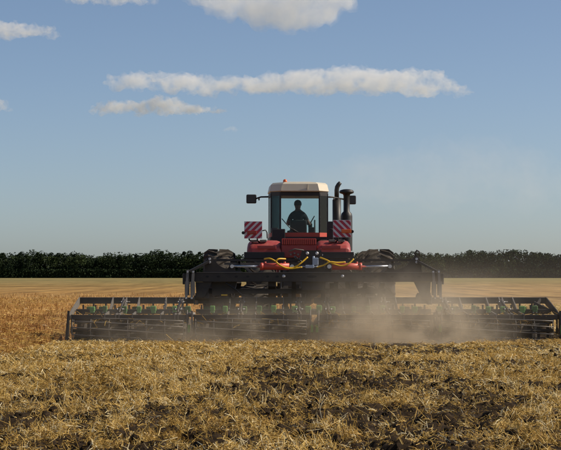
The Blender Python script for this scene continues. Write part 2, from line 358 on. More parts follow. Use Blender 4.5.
# tufts: short pieces fanning out of one spot, and single chopped pieces
tx_, ty_ = scatter(92000, 13.0, 40.3, xl_, xr_, 0.85); per = 5
x = np.repeat(tx_, per); y = np.repeat(ty_, per); taz = np.repeat(rng.random(len(tx_)) * 6.28, per); ttl = np.repeat(np.abs(rng.normal(0.52, 0.34, len(tx_))), per)
az = taz + rng.normal(0, 0.55, len(x)); tilt = np.clip(ttl + rng.normal(0, 0.22, len(x)), -0.3, 1.3) * flat(y); x = x + rng.normal(0, 0.022, len(x)); y = y + rng.normal(0, 0.022, len(y))
sx_, sy_ = scatter(190000, 13.0, 40.5, xl_, xr_, 0.85); ns = len(sx_)
x = np.concatenate([x, sx_]); y = np.concatenate([y, sy_]); az = np.concatenate([az, rng.random(ns) * 6.28]); tilt = np.concatenate([tilt, rng.normal(0.05, 0.25, ns)])
tint = np.concatenate([np.repeat(rng.normal(0.58, 0.27, len(tx_)), per), rng.normal(0.62, 0.30, ns)])
k = cover(x, y); keep = rng.random(len(x)) < np.clip((k - 0.474) / 0.05, 0.045, 1)
x, y, az, tilt, tint, k = (q[keep] for q in (x, y, az, tilt, tint, k)); n = len(x)
pile = np.clip((k - 0.46) * 0.8, 0, 0.09)
L = np.clip(rng.lognormal(-3.0, 0.55, n), 0.018, 0.30); W = 0.0030 + rng.random(n) * 0.0040; W *= np.clip(y / 20, 1, 1.8)
z = soil_h(x, y) + 0.006 + rng.random(n) * pile * flat(y) + np.sin(np.abs(tilt)) * L * 0.46 * flat(y)
tint = np.clip(tint + rng.normal(0, 0.1, n) + (fbm(x, y, 1.3, 2) - 0.5) * 0.45, 0, 1)
v1, f1, t1 = straws(x, y, z, L, W, az, tilt, tint)
tag(link('straw', np_mesh('straw', v1, f1, M['straw'], False, t1)), 'chopped golden straw strewn over the freshly worked soil', 'straw', kind='stuff')
# loose crumbs of soil of many sizes between the straw
n = 9000; x, y = scatter(n, 13.0, 34, xl_, xr_, 0.8); kk = cover(x, y); keep = kk < 0.50; x = x[keep]; y = y[keep]; n = len(x)
ico = bmesh.new(); bmesh.ops.create_icosphere(ico, subdivisions=1, radius=1.0); iv = np.array([v.co[:] for v in ico.verts]); fi = np.array([[v.index for v in f.verts] for f in ico.faces]); ico.free()
rad = np.clip(rng.lognormal(-4.1, 0.5, n), 0.006, 0.05); d = iv[None] * (0.65 + 0.6 * rng.random((n, len(iv), 1))) * rad[:, None, None] * rng.uniform(0.6, 1.3, (n, 1, 3))
v1 = (np.stack([x, y, soil_h(x, y) + rad * 0.3], -1)[:, None] + d).reshape(-1, 3); f1 = (fi[None] + (np.arange(n) * len(iv))[:, None, None]).reshape(-1, 3)
tag(link('soil_crumbs', np_mesh('soil_crumbs', v1, f1, M['soil'], False)), 'dark crumbs of soil scattered between the straw', 'soil', kind='stuff')
# chaff and crumbs in the gaps
x, y = scatter(42000, 13.0, 30, xl_, xr_, 0.7); n = len(x); tilt = rng.normal(0, 0.5, n)
v1, f1, t1 = straws(x, y, soil_h(x, y) + 0.006 + rng.random(n) * 0.012, rng.uniform(0.008, 0.035, n), rng.uniform(0.004, 0.011, n), rng.random(n) * 6.28, tilt, np.clip(rng.normal(0.30, 0.22, n), 0, 1))
tag(link('chaff', np_mesh('chaff', v1, f1, M['straw'], False, t1)), 'fine chaff crumbs caught in the gaps of the dark soil', 'chaff', kind='stuff')
# straw on the paler strip beyond the right end of the machine
x, y = scatter(45000, 37.5, 82, lambda q: 6.0, lambda q: 0.150 * q + 2.5, 0.6)
k = fbm(x, y, 0.7, 3); keep = rng.random(len(x)) < np.clip((k - 0.3) / 0.25, 0.15, 1); x = x[keep]; y = y[keep]; n = len(x)
L = np.clip(rng.lognormal(-1.7, 0.5, n), 0.08, 0.5); W = 0.010 + rng.random(n) * 0.012; az = rng.random(n) * 6.28; tilt = rng.normal(0.1, 0.3, n)
v1, f1, t1 = straws(x, y, soil_h(x, y) + 0.02 + rng.random(n) * 0.05 + np.abs(np.sin(tilt)) * L * 0.4, L, W, az, tilt, np.clip(rng.normal(0.66, 0.2, n), 0, 1))
tag(link('straw', np_mesh('straw', v1, f1, M['straw'], False, t1)), 'pale straw litter on the open ground beside the harrow', 'straw', kind='stuff')
# standing stubble left of and ahead of the machine, in drill rows
def stubble(n, Y0, Y1, xl, xr, wmul):
    x, y = scatter(n, Y0, Y1, xl, xr, 0.4)
    x = np.round(x / 0.15) * 0.15 + rng.normal(0, 0.02, n); n = len(x)
    keep = rng.random(n) < np.clip((fbm(x, y, 0.35, 3) - 0.25) / 0.3, 0.2, 1) * np.clip((150 - y) / 105, 0, 1) ** 1.5; x = x[keep]; y = y[keep]; n = len(x)
    H = 0.10 + rng.random(n) * 0.12; W = (0.006 + rng.random(n) * 0.005) * np.clip(y / 35, 1, 3.0) * wmul
    az = rng.random(n) * 6.28; tilt = np.clip(rng.normal(1.35, 0.25, n), 0.2, 1.57)
    tint = np.clip(rng.normal(0.45, 0.2, n) + (fbm(x, y, 0.4, 2) - 0.5) * 1.1 + np.clip((y - 45) / 170, 0, 0.35), 0, 1)
    return straws(x, y, H * np.sin(tilt) * 0.5, H, W, az, tilt, tint)
v1, f1, t1 = stubble(90000, 26.0, 160, lambda q: -(0.150 * q + 1.8), lambda q: EDGE if q < 43 else -(0.0) + min(5.8, 0.150 * q), 1.25)
tag(link('stubble', np_mesh('stubble', v1, f1, M['stubble'], False, t1)), 'standing rust-brown stubble not yet worked by the harrow', 'stubble', kind='stuff')
# lying straw wisps over the stubble
x, y = scatter(14000, 30, 110, lambda q: -(0.150 * q + 1.5), lambda q: EDGE if q < 44 else min(5.8, 0.15 * q), 0.5); n = len(x)
L = rng.uniform(0.08, 0.30, n); W = 0.006 + rng.random(n) * 0.009; az = rng.random(n) * 6.28; tilt = rng.normal(0, 0.2, n)
v1, f1, t1 = straws(x, y, 0.09 + rng.random(n) * 0.10, L, W, az, tilt, np.clip(rng.normal(0.55, 0.2, n), 0, 1))
tag(link('straw', np_mesh('straw', v1, f1, M['straw'], False, t1)), 'loose straw wisps lying on top of the standing stubble', 'straw', kind='stuff')

# ------------------------------------------------------------------ far wood and ridge
def woodland(name, label, X0, X1, Yb, hfun, seed):
    g = np.random.default_rng(seed); C = []; S = []; T = []
    for row in range(4):
        x = X0 + g.random() * 3
        while x < X1:
            h = hfun(x) * (0.88 + 0.16 * g.random()) * (0.90 if row == 0 else 1.0); yy = Yb + row * 6 + g.normal(0, 1.5)
            rad = 2.0 + g.random() ** 1.5 * 3.4; n = int(1000 if row < 2 else 480); base = 0.35 * g.random() if row else 0.0
            lobes = np.stack([g.normal(0, rad * 0.55, 9), g.normal(0, rad * 0.5, 9), h * (0.25 + 0.62 * g.random(9))], -1)
            if row == 0: lobes[:4, 2] = h * (0.05 + 0.3 * g.random(4))
            lr = rad * (0.35 + 0.35 * g.random(9)); lobes[0] = (0, 0, h - lr[0])
            w = g.integers(0, 9, n); d = g.normal(0, 1, (n, 3)); d /= np.linalg.norm(d, axis=1)[:, None]
            p = lobes[w] + d * lr[w][:, None] * (0.75 + 0.3 * g.random(n))[:, None]
            p[:, 2] = np.clip(p[:, 2], 0.05, h * 1.02); p[:, 0] += x; p[:, 1] += yy
            C.append(p); S.append(0.18 + 0.24 * g.random(n)); T.append(np.clip(g.normal(0.45, 0.09, n) + g.normal(0, 0.2) + g.normal(0, 0.2, 9)[w], 0, 1))
            x += 2.6 + g.random() * 2.6
    for j in range(2):                      # shrubby skirt closing the foot of the wood
        n = int((X1 - X0) * 75); p = np.stack([X0 + g.random(n) * (X1 - X0), Yb - 4 + 6 * j + g.normal(0, 0.8, n), g.random(n) ** 1.3 * 4.2 + 0.02], -1)
        C.append(p); S.append(0.25 + 0.3 * g.random(n)); T.append(np.clip(g.normal(0.4, 0.18, n), 0, 1))
    C = np.concatenate(C); S = np.concatenate(S); T = np.concatenate(T); n = len(C)
    a = g.normal(0, 1, (n, 3)); a /= np.linalg.norm(a, axis=1)[:, None]; b = np.cross(a, g.normal(0, 1, (n, 3))); b /= np.linalg.norm(b, axis=1)[:, None]
    a *= S[:, None]; b *= (S * 0.8)[:, None]
    v = np.stack([C - a - b * 0.4, C + a * 0.3 - b, C + a + b * 0.5, C - a * 0.2 + b], 1).reshape(-1, 3); f = np.arange(n * 4).reshape(-1, 4)
    return tag(link(name, np_mesh(name, v, f, M['leaf'], False, T)), label, 'wood', kind='stuff')
def hL(x): return 12.3 + 0.7 * math.sin(x * 0.09) + 0.6 * math.sin(x * 0.31 + 1)
def hR(x):
    px = 280.5 + 1904 * x / 920; top = 252.3 - 3.6 * math.exp(-((px - 505) / 34) ** 2) - 1.0 * math.sin(px * 0.11)
    return (277.6 - top) * 920 / 1904
woodland('woodland', 'dark belt of broadleaf wood along the horizon behind the stubble', -190, 45, 915, hL, 3)
woodland('woodland', 'dusty green belt of wood on the horizon with a taller hump', 45, 190, 915, hR, 5)
bm = bmesh.new(); prev = None
for i in range(-60, 61):
    x = i * 25; z = 27 + 8 * mnoise.noise((x * 0.004, 3.1, 0)) + 2.0 * mnoise.noise((x * 0.03, 0, 7))
    q = [bm.verts.new((x, 3000, 0)), bm.verts.new((x, 3040, z * 0.75)), bm.verts.new((x, 3120, z)), bm.verts.new((x, 3600, z * 0.9)), bm.verts.new((x, 4200, 0))]
    if prev:
        for a in range(4): bm.faces.new((prev[a], q[a], q[a + 1], prev[a + 1]))
    prev = q
me = bpy.data.meshes.new('hills'); bm.to_mesh(me); bm.free(); tag(link('hills', me, M['ridge']), kind='structure')

# ------------------------------------------------------------------ wheels
def tyre_meshes(rad, wid, rimr, lugs=22, lug_h=0.05, name='tyre'):
    w = wid / 2
    m = MB(); m.lathe([(-w * 0.72, rimr), (-w * 0.95, rimr + (rad - rimr) * 0.3), (-w * 1.0, rimr + (rad - rimr) * 0.6), (-w * 0.90, rad - 0.11), (-w * 0.72, rad - lug_h - 0.015), (0, rad - lug_h), (w * 0.72, rad - lug_h - 0.015), (w * 0.90, rad - 0.11), (w, rimr + (rad - rimr) * 0.6), (w * 0.95, rimr + (rad - rimr) * 0.3), (w * 0.72, rimr), (-w * 0.72, rimr)], 48)
    ty = m.mesh('tyre')
    m = MB()
    for k in range(lugs):
        for sgn in (-1, 1):
            t0 = 2 * math.pi * (k + (0.5 if sgn > 0 else 0)) / lugs; sweep = 0.27; V = []
            for i in range(4):
                u = i / 3; xx = sgn * (0.02 + u * (w * 1.0 - 0.02)); t = t0 + sweep * u
                drop = 0.0 if u < 0.7 else 0.07 * ((u - 0.7) / 0.3) ** 1.5
                for dt, rr in ((-0.032, rad - lug_h - 0.03 - drop), (-0.024, rad - drop), (0.024, rad - drop), (0.032, rad - lug_h - 0.03 - drop)):
                    V.append((xx, rr * math.sin(t + dt), rr * math.cos(t + dt)))
            F = []
            for i in range(3):
                a = i * 4; F += [(a, a + 4, a + 5, a + 1), (a + 1, a + 5, a + 6, a + 2), (a + 2, a + 6, a + 7, a + 3)]
            F += [(0, 1, 2, 3), (15, 14, 13, 12)]
            m._add(V, F)
    lg = m.mesh('tread')
    m = MB(); m.lathe([(-w * 0.7, rimr + 0.015), (-w * 0.7, rimr - 0.05), (-w * 0.1, rimr - 0.09), (-w * 0.05, 0.16), (-w * 0.3, 0.13), (-w * 0.3, 0.001)], 32)
    m.lathe([(w * 0.7, rimr + 0.015), (w * 0.7, rimr - 0.05), (-w * 0.1, rimr - 0.09)], 32)
    for k in range(8):
        t = 2 * math.pi * k / 8; m.cyl((-w * 0.34, 0.1 * math.cos(t), 0.1 * math.sin(t)), (-w * 0.25, 0.1 * math.cos(t), 0.1 * math.sin(t)), 0.014, n=6)
    rm = m.mesh('rim')
    ty.materials.append(M['rubber']); lg.materials.append(M['lug']); rm.materials.append(M['rim'])
    return ty, lg, rm
def wheel(parent, loc, meshes, flip=False, rot=0.0, name='wheel'):
    e = empty(name); e.parent = parent; e.location = loc; e.rotation_euler = (rot, 0, R(180) if flip else 0)
    link('tyre', meshes[0], None, e); link('tread', meshes[1], None, e); link('rim', meshes[2], None, e)
    return e

# ------------------------------------------------------------------ tractor (articulated, seen from behind)
TX, TY = 0.45, 47.0
tr = empty('tractor', (TX, TY, 0)); tag(tr, 'red articulated tractor with dual wheels, cream cab roof and striped rear plates', 'tractor')
TW = tyre_meshes(1.045, 0.70, 0.53)
for sx in (-1, 1):
    for off in (0.93, 1.98):
        wheel(tr, (sx * off, 0, 1.045), TW, sx > 0, random.random())
# front section: turned a little to the left about the joint
FY, FA = 1.75, R(2.6)
def F(x, y, z):
    dx, dy = x, y - FY
    return Vector((dx * math.cos(FA) - dy * math.sin(FA) + 0.06, FY + dx * math.sin(FA) + dy * math.cos(FA), z))
FR = Matrix.Rotation(FA, 3, 'Z')
for sx in (-1, 1):
    for off in (0.93, 1.98):
        e = wheel(tr, F(sx * off, 3.55, 1.045), TW, sx > 0, random.random()); e.rotation_euler.z += FA
m = MB(); m.cyl((-2.1, 0, 1.045), (2.1, 0, 1.045), 0.11, n=16); m.box((0, 0, 1.045), (0.5, 0.5, 0.5), bev=0.06); m.build('rear_axle', M['black'], tr)
m = MB(); m.cyl(F(-2.1, 3.55, 1.045), F(2.1, 3.55, 1.045), 0.11, n=16); m.box(F(0, 3.55, 1.045), (0.5, 0.5, 0.5), FR, bev=0.06); m.build('front_axle', M['black'], tr)
m = MB(); m.box((0, 0.3, 1.42), (0.80, 2.2, 0.55), bev=0.03); m.box((0, 1.55, 1.2), (0.5, 0.6, 0.75), bev=0.05); m.build('rear_frame', M['black'], tr)
m = MB(); m.box(F(0, 3.4, 1.38), (0.82, 3.0, 0.5), FR, bev=0.03); m.cyl((0, FY, 0.85), (0, FY, 1.6), 0.14, n=16); m.build('front_frame', M['black'], tr)
# ribbed red rear cover between the fenders
m = MB(); m.box((0, -0.15, 2.03), (0.86, 0.9, 0.32), bev=0.03); rc = m.build('rear_cover', M['red'], tr)
m = MB(); m.box((0, -0.55, 2.265), (0.84, 0.12, 0.15), bev=0.015); ribs_base = m.build('grille', M['red'], rc)
for i in range(17):
    m = MB(); m.box((-0.40 + i * 0.05, -0.62, 2.265), (0.026, 0.03, 0.14)); m.build('rib', M['redlit'], rc)  # lighter red than the grille paints the ribs as lit
m = MB()
m.prism([(-0.42, 2.192), (0.42, 2.192), (0.36, 2.33), (-0.36, 2.33)], -0.48, 0.6); m.build('deck', M['black'], tr)
# fenders: curved skins over the inner rear tyres
def fender(sx):
    xi, xo = sx * 0.42, sx * 1.27
    m = MB(); NS = 14; rows = []
    for i in range(NS + 1):
        t = R(-32 + i * 96 / NS); rr = 1.245
        row = []
        for j, (u, dr) in enumerate(((0.0, -0.14), (0.02, -0.05), (0.07, -0.008), (0.15, 0.012), (0.5, 0.02), (0.85, 0.012), (0.93, -0.012), (0.98, -0.07), (1.0, -0.15))):
            r2 = rr + dr; fl = 1.0 if i else 0.985
            row.append(m.bm.verts.new((xi + (xo - xi) * u, -r2 * math.sin(R(32)) * 0 + r2 * math.sin(t) + 0.02, 1.045 + r2 * math.cos(t) * fl)))
        rows.append(row)
    for a, b in zip(rows, rows[1:]):
        for j in range(len(a) - 1): f = m.bm.faces.new((a[j], a[j + 1], b[j + 1], b[j])); f.smooth = True
    # rear lip turned down
    a = rows[0]; lip = [m.bm.verts.new(v.co + Vector((0, -0.02, -0.10 if 0 < j < len(a) - 1 else -0.03))) for j, v in enumerate(a)]
    for j in range(len(a) - 1): m.bm.faces.new((lip[j], lip[j + 1], a[j + 1], a[j]))
    o = m.build('fender', M['red'], tr); md = o.modifiers.new('thick', 'SOLIDIFY'); md.thickness = 0.02; md.offset = -1
    m = MB(); m.box(((xi + xo) / 2 - sx * 0.06, -0.70, 2.125), (0.46, 0.05, 0.085), bev=0.012); m.build('recess_panel', M['red'], o)
    m = MB(); m.box(((xi + xo) / 2, -0.66, 1.93), (0.98, 0.03, 0.16), bev=0.01); m.build('mud_flap', M['black'], o)
    return o
for sx in (-1, 1): fender(sx)
# marker plates with diagonal stripes
def clip_half(poly, a, b, c):
    out = []
    for i, p in enumerate(poly):
        q = poly[(i + 1) % len(poly)]; dp = a * p[0] + b * p[1] - c; dq = a * q[0] + b * q[1] - c
        if dp <= 0: out.append(p)
        if dp * dq < 0: t = dp / (dp - dq); out.append((p[0] + t * (q[0] - p[0]), p[1] + t * (q[1] - p[1])))
    return out
def plate(sx, cx, cz):
    w, h = 0.44, 0.42
    y = -0.52
    m = MB(); m.box((cx, y, cz), (w, 0.012, h), bev=0.003); pl = m.build('marker_plate', M['white'], tr)
    sq = [(-w / 2 + .006, -h / 2 + .006), (w / 2 - .006, -h / 2 + .006), (w / 2 - .006, h / 2 - .006), (-w / 2 + .006, h / 2 - .006)]
    g = -sx                 # left plate stripes rise to the right
    for k in range(-4, 5):
        c0 = k * 0.158 - 0.04; p = clip_half(sq, -g, 1, c0 + 0.085) if True else sq
        p = clip_half(p, g, -1, -c0)
        if len(p) >= 3:
            m = MB(); m.prism([(cx - 0 + q[0], cz + q[1]) for q in p], y - 0.0115, y - 0.0075); m.build('stripe', M['stripe'], pl)
    m = MB(); m.box((cx + sx * 0.10 if sx > 0 else cx - 0.03, y - 0.03, cz - 0.06), (0.24, 0.05, 0.085), bev=0.012)
    m.build('tail_lamp', M['orange'] if sx > 0 else M['lampred'], tr)
    m = MB(); m.tube([(cx - sx * 0.1, y + 0.03, cz - h / 2 + 0.04), (cx - sx * 0.1, y + 0.08, cz - h / 2 - 0.05), (cx - sx * 0.16, -0.35, 2.24)], 0.02); m.tube([(cx + sx * 0.1, y + 0.03, cz - h / 2 + 0.08), (cx + sx * 0.1, y + 0.1, cz - h / 2 - 0.03), (cx, -0.3, 2.25)], 0.02); m.build('plate_bracket', M['black'], tr)
    m = MB()
    for k in (0.0, 0.14): m.box((cx - sx * (0.02 + k * 1.6), -0.40, 2.285), (0.17, 0.12, 0.06), bev=0.02)
    m.build('work_lamp', M['steel'], tr)
    m = MB(); m.tube([(cx - sx * 0.22, y + 0.02, cz - 0.02), (cx - sx * 0.30, y + 0.05, cz), (cx - sx * 0.335, y + 0.1, cz - 0.06), (cx - sx * 0.34, y + 0.15, cz - 0.2)], 0.014); m.build('cable', M['black'], tr)
    m = MB(); m.cyl((cx + sx * 0.245, y - 0.02, cz - 0.07), (cx + sx * 0.245, y + 0.04, cz - 0.07), 0.04, n=12); m.build('reflector', M['black'], tr)
plate(-1, -1.115, 2.55); plate(1, 1.055, 2.58)
# cab
CW = 0.745; CY0, CY1 = 1.95, 3.75      # half width and rear / front, before turning
ZF, ZT = 2.54, 3.56
def cpoly(w, y0, y1, ch=0.24):           # plan with chamfered rear corners
    return [(-w, y1), (-w, y0 + ch * 1.3), (-w + ch, y0), (w - ch, y0), (w, y0 + ch * 1.3), (w, y1)]
def fpoly(p): return [tuple(F(q[0], q[1], 0).xy) for q in p]
m = MB(); m.prism(fpoly(cpoly(CW - 0.02, CY0 + 0.03, CY1)), 1.72, ZF - 0.10, 'z'); m.build('cab_floor', M['black'], tr)
m = MB(); m.prism(fpoly(cpoly(CW + 0.005, CY0 - 0.01, CY1 + 0.01)), ZF - 0.11, ZF, 'z'); m.build('cab_sill', M['redlit'], tr)
m = MB(); m.prism(fpoly(cpoly(CW + 0.02, CY0 - 0.03, CY1 + 0.03)), ZF - 0.19, ZF - 0.113, 'z'); m.box(F(0.12, CY0 - 0.16, ZF - 0.15), (1.75, 0.08, 0.075), FR); m.build('cab_base_rail', M['black'], tr)
# pillars
for (x, y, wx, wy) in ((-CW + 0.24, CY0 + 0.03, 0.045, 0.05), (CW - 0.24, CY0 + 0.03, 0.045, 0.05), (-CW + 0.03, CY0 + 0.33, 0.07, 0.08), (CW - 0.03, CY0 + 0.33, 0.07, 0.08), (-CW + 0.04, CY1 - 0.04, 0.07, 0.09), (CW - 0.04, CY1 - 0.04, 0.07, 0.09)):
    m = MB(); m.box(F(x, y, (ZF + ZT) / 2 - 0.03), (wx, wy, ZT - ZF + 0.05), FR, bev=0.012); m.build('pillar', M['black'], tr)
m = MB(); m.prism(fpoly(cpoly(CW + 0.0, CY0 + 0.0, CY1)), ZT - 0.07, ZT + 0.03, 'z'); m.build('header', M['black'], tr)
def pane(name, a, b, z0, z1, inset=0.0):
    A = F(a[0], a[1], 0); B = F(b[0], b[1], 0); m = MB(); d = (B - A).normalized(); nrm = Vector((-d.y, d.x, 0)) * 0.004
    m._add([A + Vector((0, 0, z0)) - nrm, B + Vector((0, 0, z0)) - nrm, B + Vector((0, 0, z1)) - nrm, A + Vector((0, 0, z1)) - nrm, A + Vector((0, 0, z0)) + nrm, B + Vector((0, 0, z0)) + nrm, B + Vector((0, 0, z1)) + nrm, A + Vector((0, 0, z1)) + nrm],
           [(0, 1, 2, 3), (7, 6, 5, 4), (0, 4, 5, 1), (1, 5, 6, 2), (2, 6, 7, 3), (3, 7, 4, 0)])
    return m.build(name, M['darkglass' if name == 'corner_window' else 'glass'], tr)
pane('rear_window', (-CW + 0.27, CY0 + 0.03), (CW - 0.27, CY0 + 0.03), ZF, ZT - 0.07)
pane('corner_window', (-CW + 0.22, CY0 + 0.06), (-CW + 0.03, CY0 + 0.29), ZF, ZT - 0.07)
pane('corner_window', (CW - 0.22, CY0 + 0.06), (CW - 0.03, CY0 + 0.29), ZF, ZT - 0.07)
pane('side_window', (-CW + 0.02, CY0 + 0.37), (-CW + 0.02, CY1 - 0.09), ZF, ZT - 0.07)
pane('side_window', (CW - 0.02, CY0 + 0.37), (CW - 0.02, CY1 - 0.09), ZF, ZT - 0.07)
pane('windscreen', (-CW + 0.08, CY1 - 0.03), (CW - 0.08, CY1 - 0.03), ZF, ZT - 0.07)
# roof: chamfered cap
def roofring(w, y0, y1, ch, z): return [F(q[0], q[1], z) for q in [(-w + ch * 0.8, y1), (-w, y1 - ch), (-w, y0 + ch * 1.7), (-w + ch, y0), (w - ch, y0), (w, y0 + ch * 1.7), (w, y1 - ch), (w - ch * 0.8, y1)]]
m = MB(); W0 = CW + 0.005
rings = [roofring(W0, CY0 - 0.10, CY1 + 0.12, 0.28, ZT + 0.034), roofring(W0 + 0.02, CY0 - 0.12, CY1 + 0.14, 0.28, ZT + 0.055), roofring(W0 - 0.02, CY0 - 0.09, CY1 + 0.12, 0.28, ZT + 0.23), roofring(W0 - 0.07, CY0 - 0.04, CY1 + 0.07, 0.28, ZT + 0.275), roofring(W0 - 0.30, CY0 + 0.2, CY1 - 0.2, 0.2, ZT + 0.30)]
rv = [[m.bm.verts.new(p) for p in r_] for r_ in rings]
for a, b in zip(rv, rv[1:]):
    for i in range(8): m.bm.faces.new((a[i], a[(i + 1) % 8], b[(i + 1) % 8], b[i]))
m.bm.faces.new(rv[0][::-1]); m.bm.faces.new(rv[-1]); roof = m.build('roof', M['cream'], tr)
for xx in (-0.51, 0.18):
    m = MB(); m.box(F(xx, CY0 - 0.118, ZT + 0.15), (0.022, 0.02, 0.14), FR); m.build('seam_strip', M['cream'], roof)
m = MB(); m.lathe([(0, 0.055), (0.02, 0.055), (0.05, 0.05), (0.075, 0.035), (0.085, 0.001)], 14, 'z', F(-0.37, CY0 + 0.3, ZT + 0.285)); m.build('beacon', M['orange'], tr)
# wipers, lower black box left of the rear window, mirrors
m = MB(); m.tube([F(-0.47, CY0 - 0.02, 2.90), F(-0.30, CY0 - 0.03, 2.70), F(-0.13, CY0 - 0.02, 2.56)], 0.012, 6); m.tube([F(-0.30, CY0 - 0.025, 2.70), F(-0.05, CY0 - 0.02, 2.55)], 0.010, 6); m.build('wiper', M['black'], tr)
m = MB(); m.box(F(-0.56, CY0 - 0.12, 2.42), (0.34, 0.22, 0.42), FR, bev=0.02); m.box(F(-0.66, CY0 - 0.10, 2.60), (0.16, 0.18, 0.12), FR, bev=0.02); m.build('tool_box', M['black'], tr)
for sx in (-1, 1):
    px = 1.50 if sx > 0 else -1.20
    my = 0.55 if sx > 0 else 0.0
    m = MB(); m.tube([F(sx * 0.76, CY1 - 0.3, 3.52), F(sx * 0.95, CY1 - 0.2, 3.52), F(px - sx * 0.1, CY1 - 0.15 + my, 3.47)], 0.022, 8); m.tube([F(sx * 1.0, CY1 - 0.18, 3.50), F(sx * 1.0, CY1 - 0.18, 3.43)], 0.02, 6); m.build('mirror_arm', M['black'], tr)
    m = MB(); m.box(F(px, CY1 - 0.12 + my, 3.47), (0.27, 0.09, 0.24), FR, bev=0.035); mo = m.build('mirror', M['black'], tr)
    m = MB(); m.box(F(px, CY1 - 0.168 + my, 3.47), (0.22, 0.006, 0.19), FR); m.build('mirror_glass', M['mirrordark'], mo)
# interior: seat, steering column, console
m = MB(); m.box(F(0.0, 2.70, 2.62), (0.44, 0.12, 0.54), Matrix.Rotation(R(8), 3, 'X'), bev=0.05); m.box(F(0.0, 2.98, 2.46), (0.50, 0.5, 0.12), FR, bev=0.04); m.box(F(0, 2.95, 2.38), (0.3, 0.3, 0.14), FR); m.build('seat', M['interior'], tr)
m = MB(); m.box(F(0.36, 2.95, 2.56), (0.14, 0.55, 0.28), FR, bev=0.02); m.box(F(0.34, 3.2, 2.75), (0.10, 0.18, 0.12), FR, bev=0.02); m.tube([F(0.32, 3.1, 2.7), F(0.36, 3.05, 2.86), F(0.44, 3.0, 3.0)], 0.014, 6); m.cyl(F(0.45, 3.05, 2.42), F(0.45, 3.05, 2.9), 0.02, n=6); m.build('console', M['interior'], tr)
m = MB(); m.tube([F(0, 3.55, 2.4), F(0, 3.5, 2.65), F(0, 3.36, 2.80)], 0.05, 8)
rg = [F(0.19 * math.cos(t), 3.34 - 0.09 * math.sin(t), 2.82 + 0.15 * math.sin(t)) for t in [2 * math.pi * i / 20 for i in range(21)]]
m.tube(rg, 0.016, 6); m.bar(F(-0.19, 3.34, 2.82), F(0.19, 3.34, 2.82), 0.03, 0.02); m.build('steering_wheel', M['interior'], tr)
m = MB(); m.box(F(0, 3.58, 2.52), (0.5, 0.2, 0.22), FR, bev=0.03); m.build('dashboard', M['interior'], tr)
m = MB(); m.box(F(0, 4.75, 2.02), (0.95, 1.9, 0.78), FR, bev=0.08); m.box(F(0, 5.6, 1.75), (0.92, 0.5, 0.9), FR, bev=0.08); m.build('bonnet', M['red'], tr)
for sx in (-1, 1):
    m = MB(); pts = []
    for i in range(9):
        t = R(-35 + i * 80 / 8); pts.append((FY + 1.8 + 1.16 * math.sin(t), 1.045 + 1.16 * math.cos(t)))
    for a, b in zip(pts, pts[1:]):
        p = [F(sx * 0.52, a[0], a[1]), F(sx * 1.30, a[0], a[1]), F(sx * 1.30, b[0], b[1]), F(sx * 0.52, b[0], b[1])]
        vv = [m.bm.verts.new(q) for q in p]; m.bm.faces.new(vv)
    o = m.build('fender', M['black'], tr); md = o.modifiers.new('thick', 'SOLIDIFY'); md.thickness = 0.02
# exhaust stack and air cleaner on the right of the cab
ex = F(1.09, 3.85, 0)
m = MB(); m.cyl((ex.x, ex.y, 2.2), (ex.x, ex.y, 3.46), 0.115, n=20); m.cyl((ex.x, ex.y, 3.46), (ex.x, ex.y, 3.50), 0.115, 0.06, n=20)
m.build('muffler', M['black'], tr)
m = MB(); m.tube([(ex.x, ex.y, 3.44), (ex.x, ex.y, 3.72), (ex.x + 0.012, ex.y, 3.80), (ex.x + 0.05, ex.y, 3.87), (ex.x + 0.10, ex.y, 3.925)], [0.062, 0.062, 0.062, 0.058, 0.05], 14); m.build('exhaust_pipe', M['black'], tr)
ac = F(1.375, 4.1, 0)
m = MB(); m.lathe([(2.1, 0.155), (3.02, 0.155), (3.10, 0.14), (3.16, 0.085), (3.58, 0.085), (3.62, 0.10), (3.65, 0.19), (3.69, 0.20), (3.73, 0.17), (3.755, 0.08), (3.76, 0.001)], 22, 'z', (ac.x, ac.y, 0)); m.build('air_cleaner', M['black'], tr)
m = MB(); m.tube([(ac.x, ac.y, 2.6), (ac.x - 0.25, ac.y + 0.15, 2.55), (ac.x - 0.5, ac.y + 0.3, 2.4)], 0.08, 10); m.build('intake_hose', M['black'], tr)
m = MB(); m.box((0.80, 0.9, 2.42), (0.16, 0.3, 0.75), bev=0.02); m.build('side_guard', M['black'], tr)
# hitch and couplers behind the axle
m = MB(); m.box((0, -0.62, 1.15), (0.7, 0.25, 0.5), bev=0.02); m.bar((0, -0.3, 0.62), (0, -1.2, 0.60), 0.14, 0.06)
for sx in (-1, 1): m.bar((sx * 0.42, -0.2, 0.85), (sx * 0.45, -1.1, 0.8), 0.06, 0.10); m.cyl((sx * 0.42, -0.55, 1.7), (sx * 0.45, -1.0, 0.85), 0.03, n=8)
m.build('drawbar_hitch', M['black'], tr)
m = MB()
for i in range(6): m.cyl((-0.2 + i * 0.09, -0.72, 1.95 + 0.03 * (i % 2)), (-0.2 + i * 0.09, -0.58, 1.95 + 0.03 * (i % 2)), 0.026, n=8)
m.tube([(-0.25, -0.7, 2.02), (-0.1, -0.75, 2.08), (0.1, -0.74, 2.05), (0.2, -0.7, 1.97)], 0.018, 6); m.build('hydraulic_coupler', M['steel'], tr)

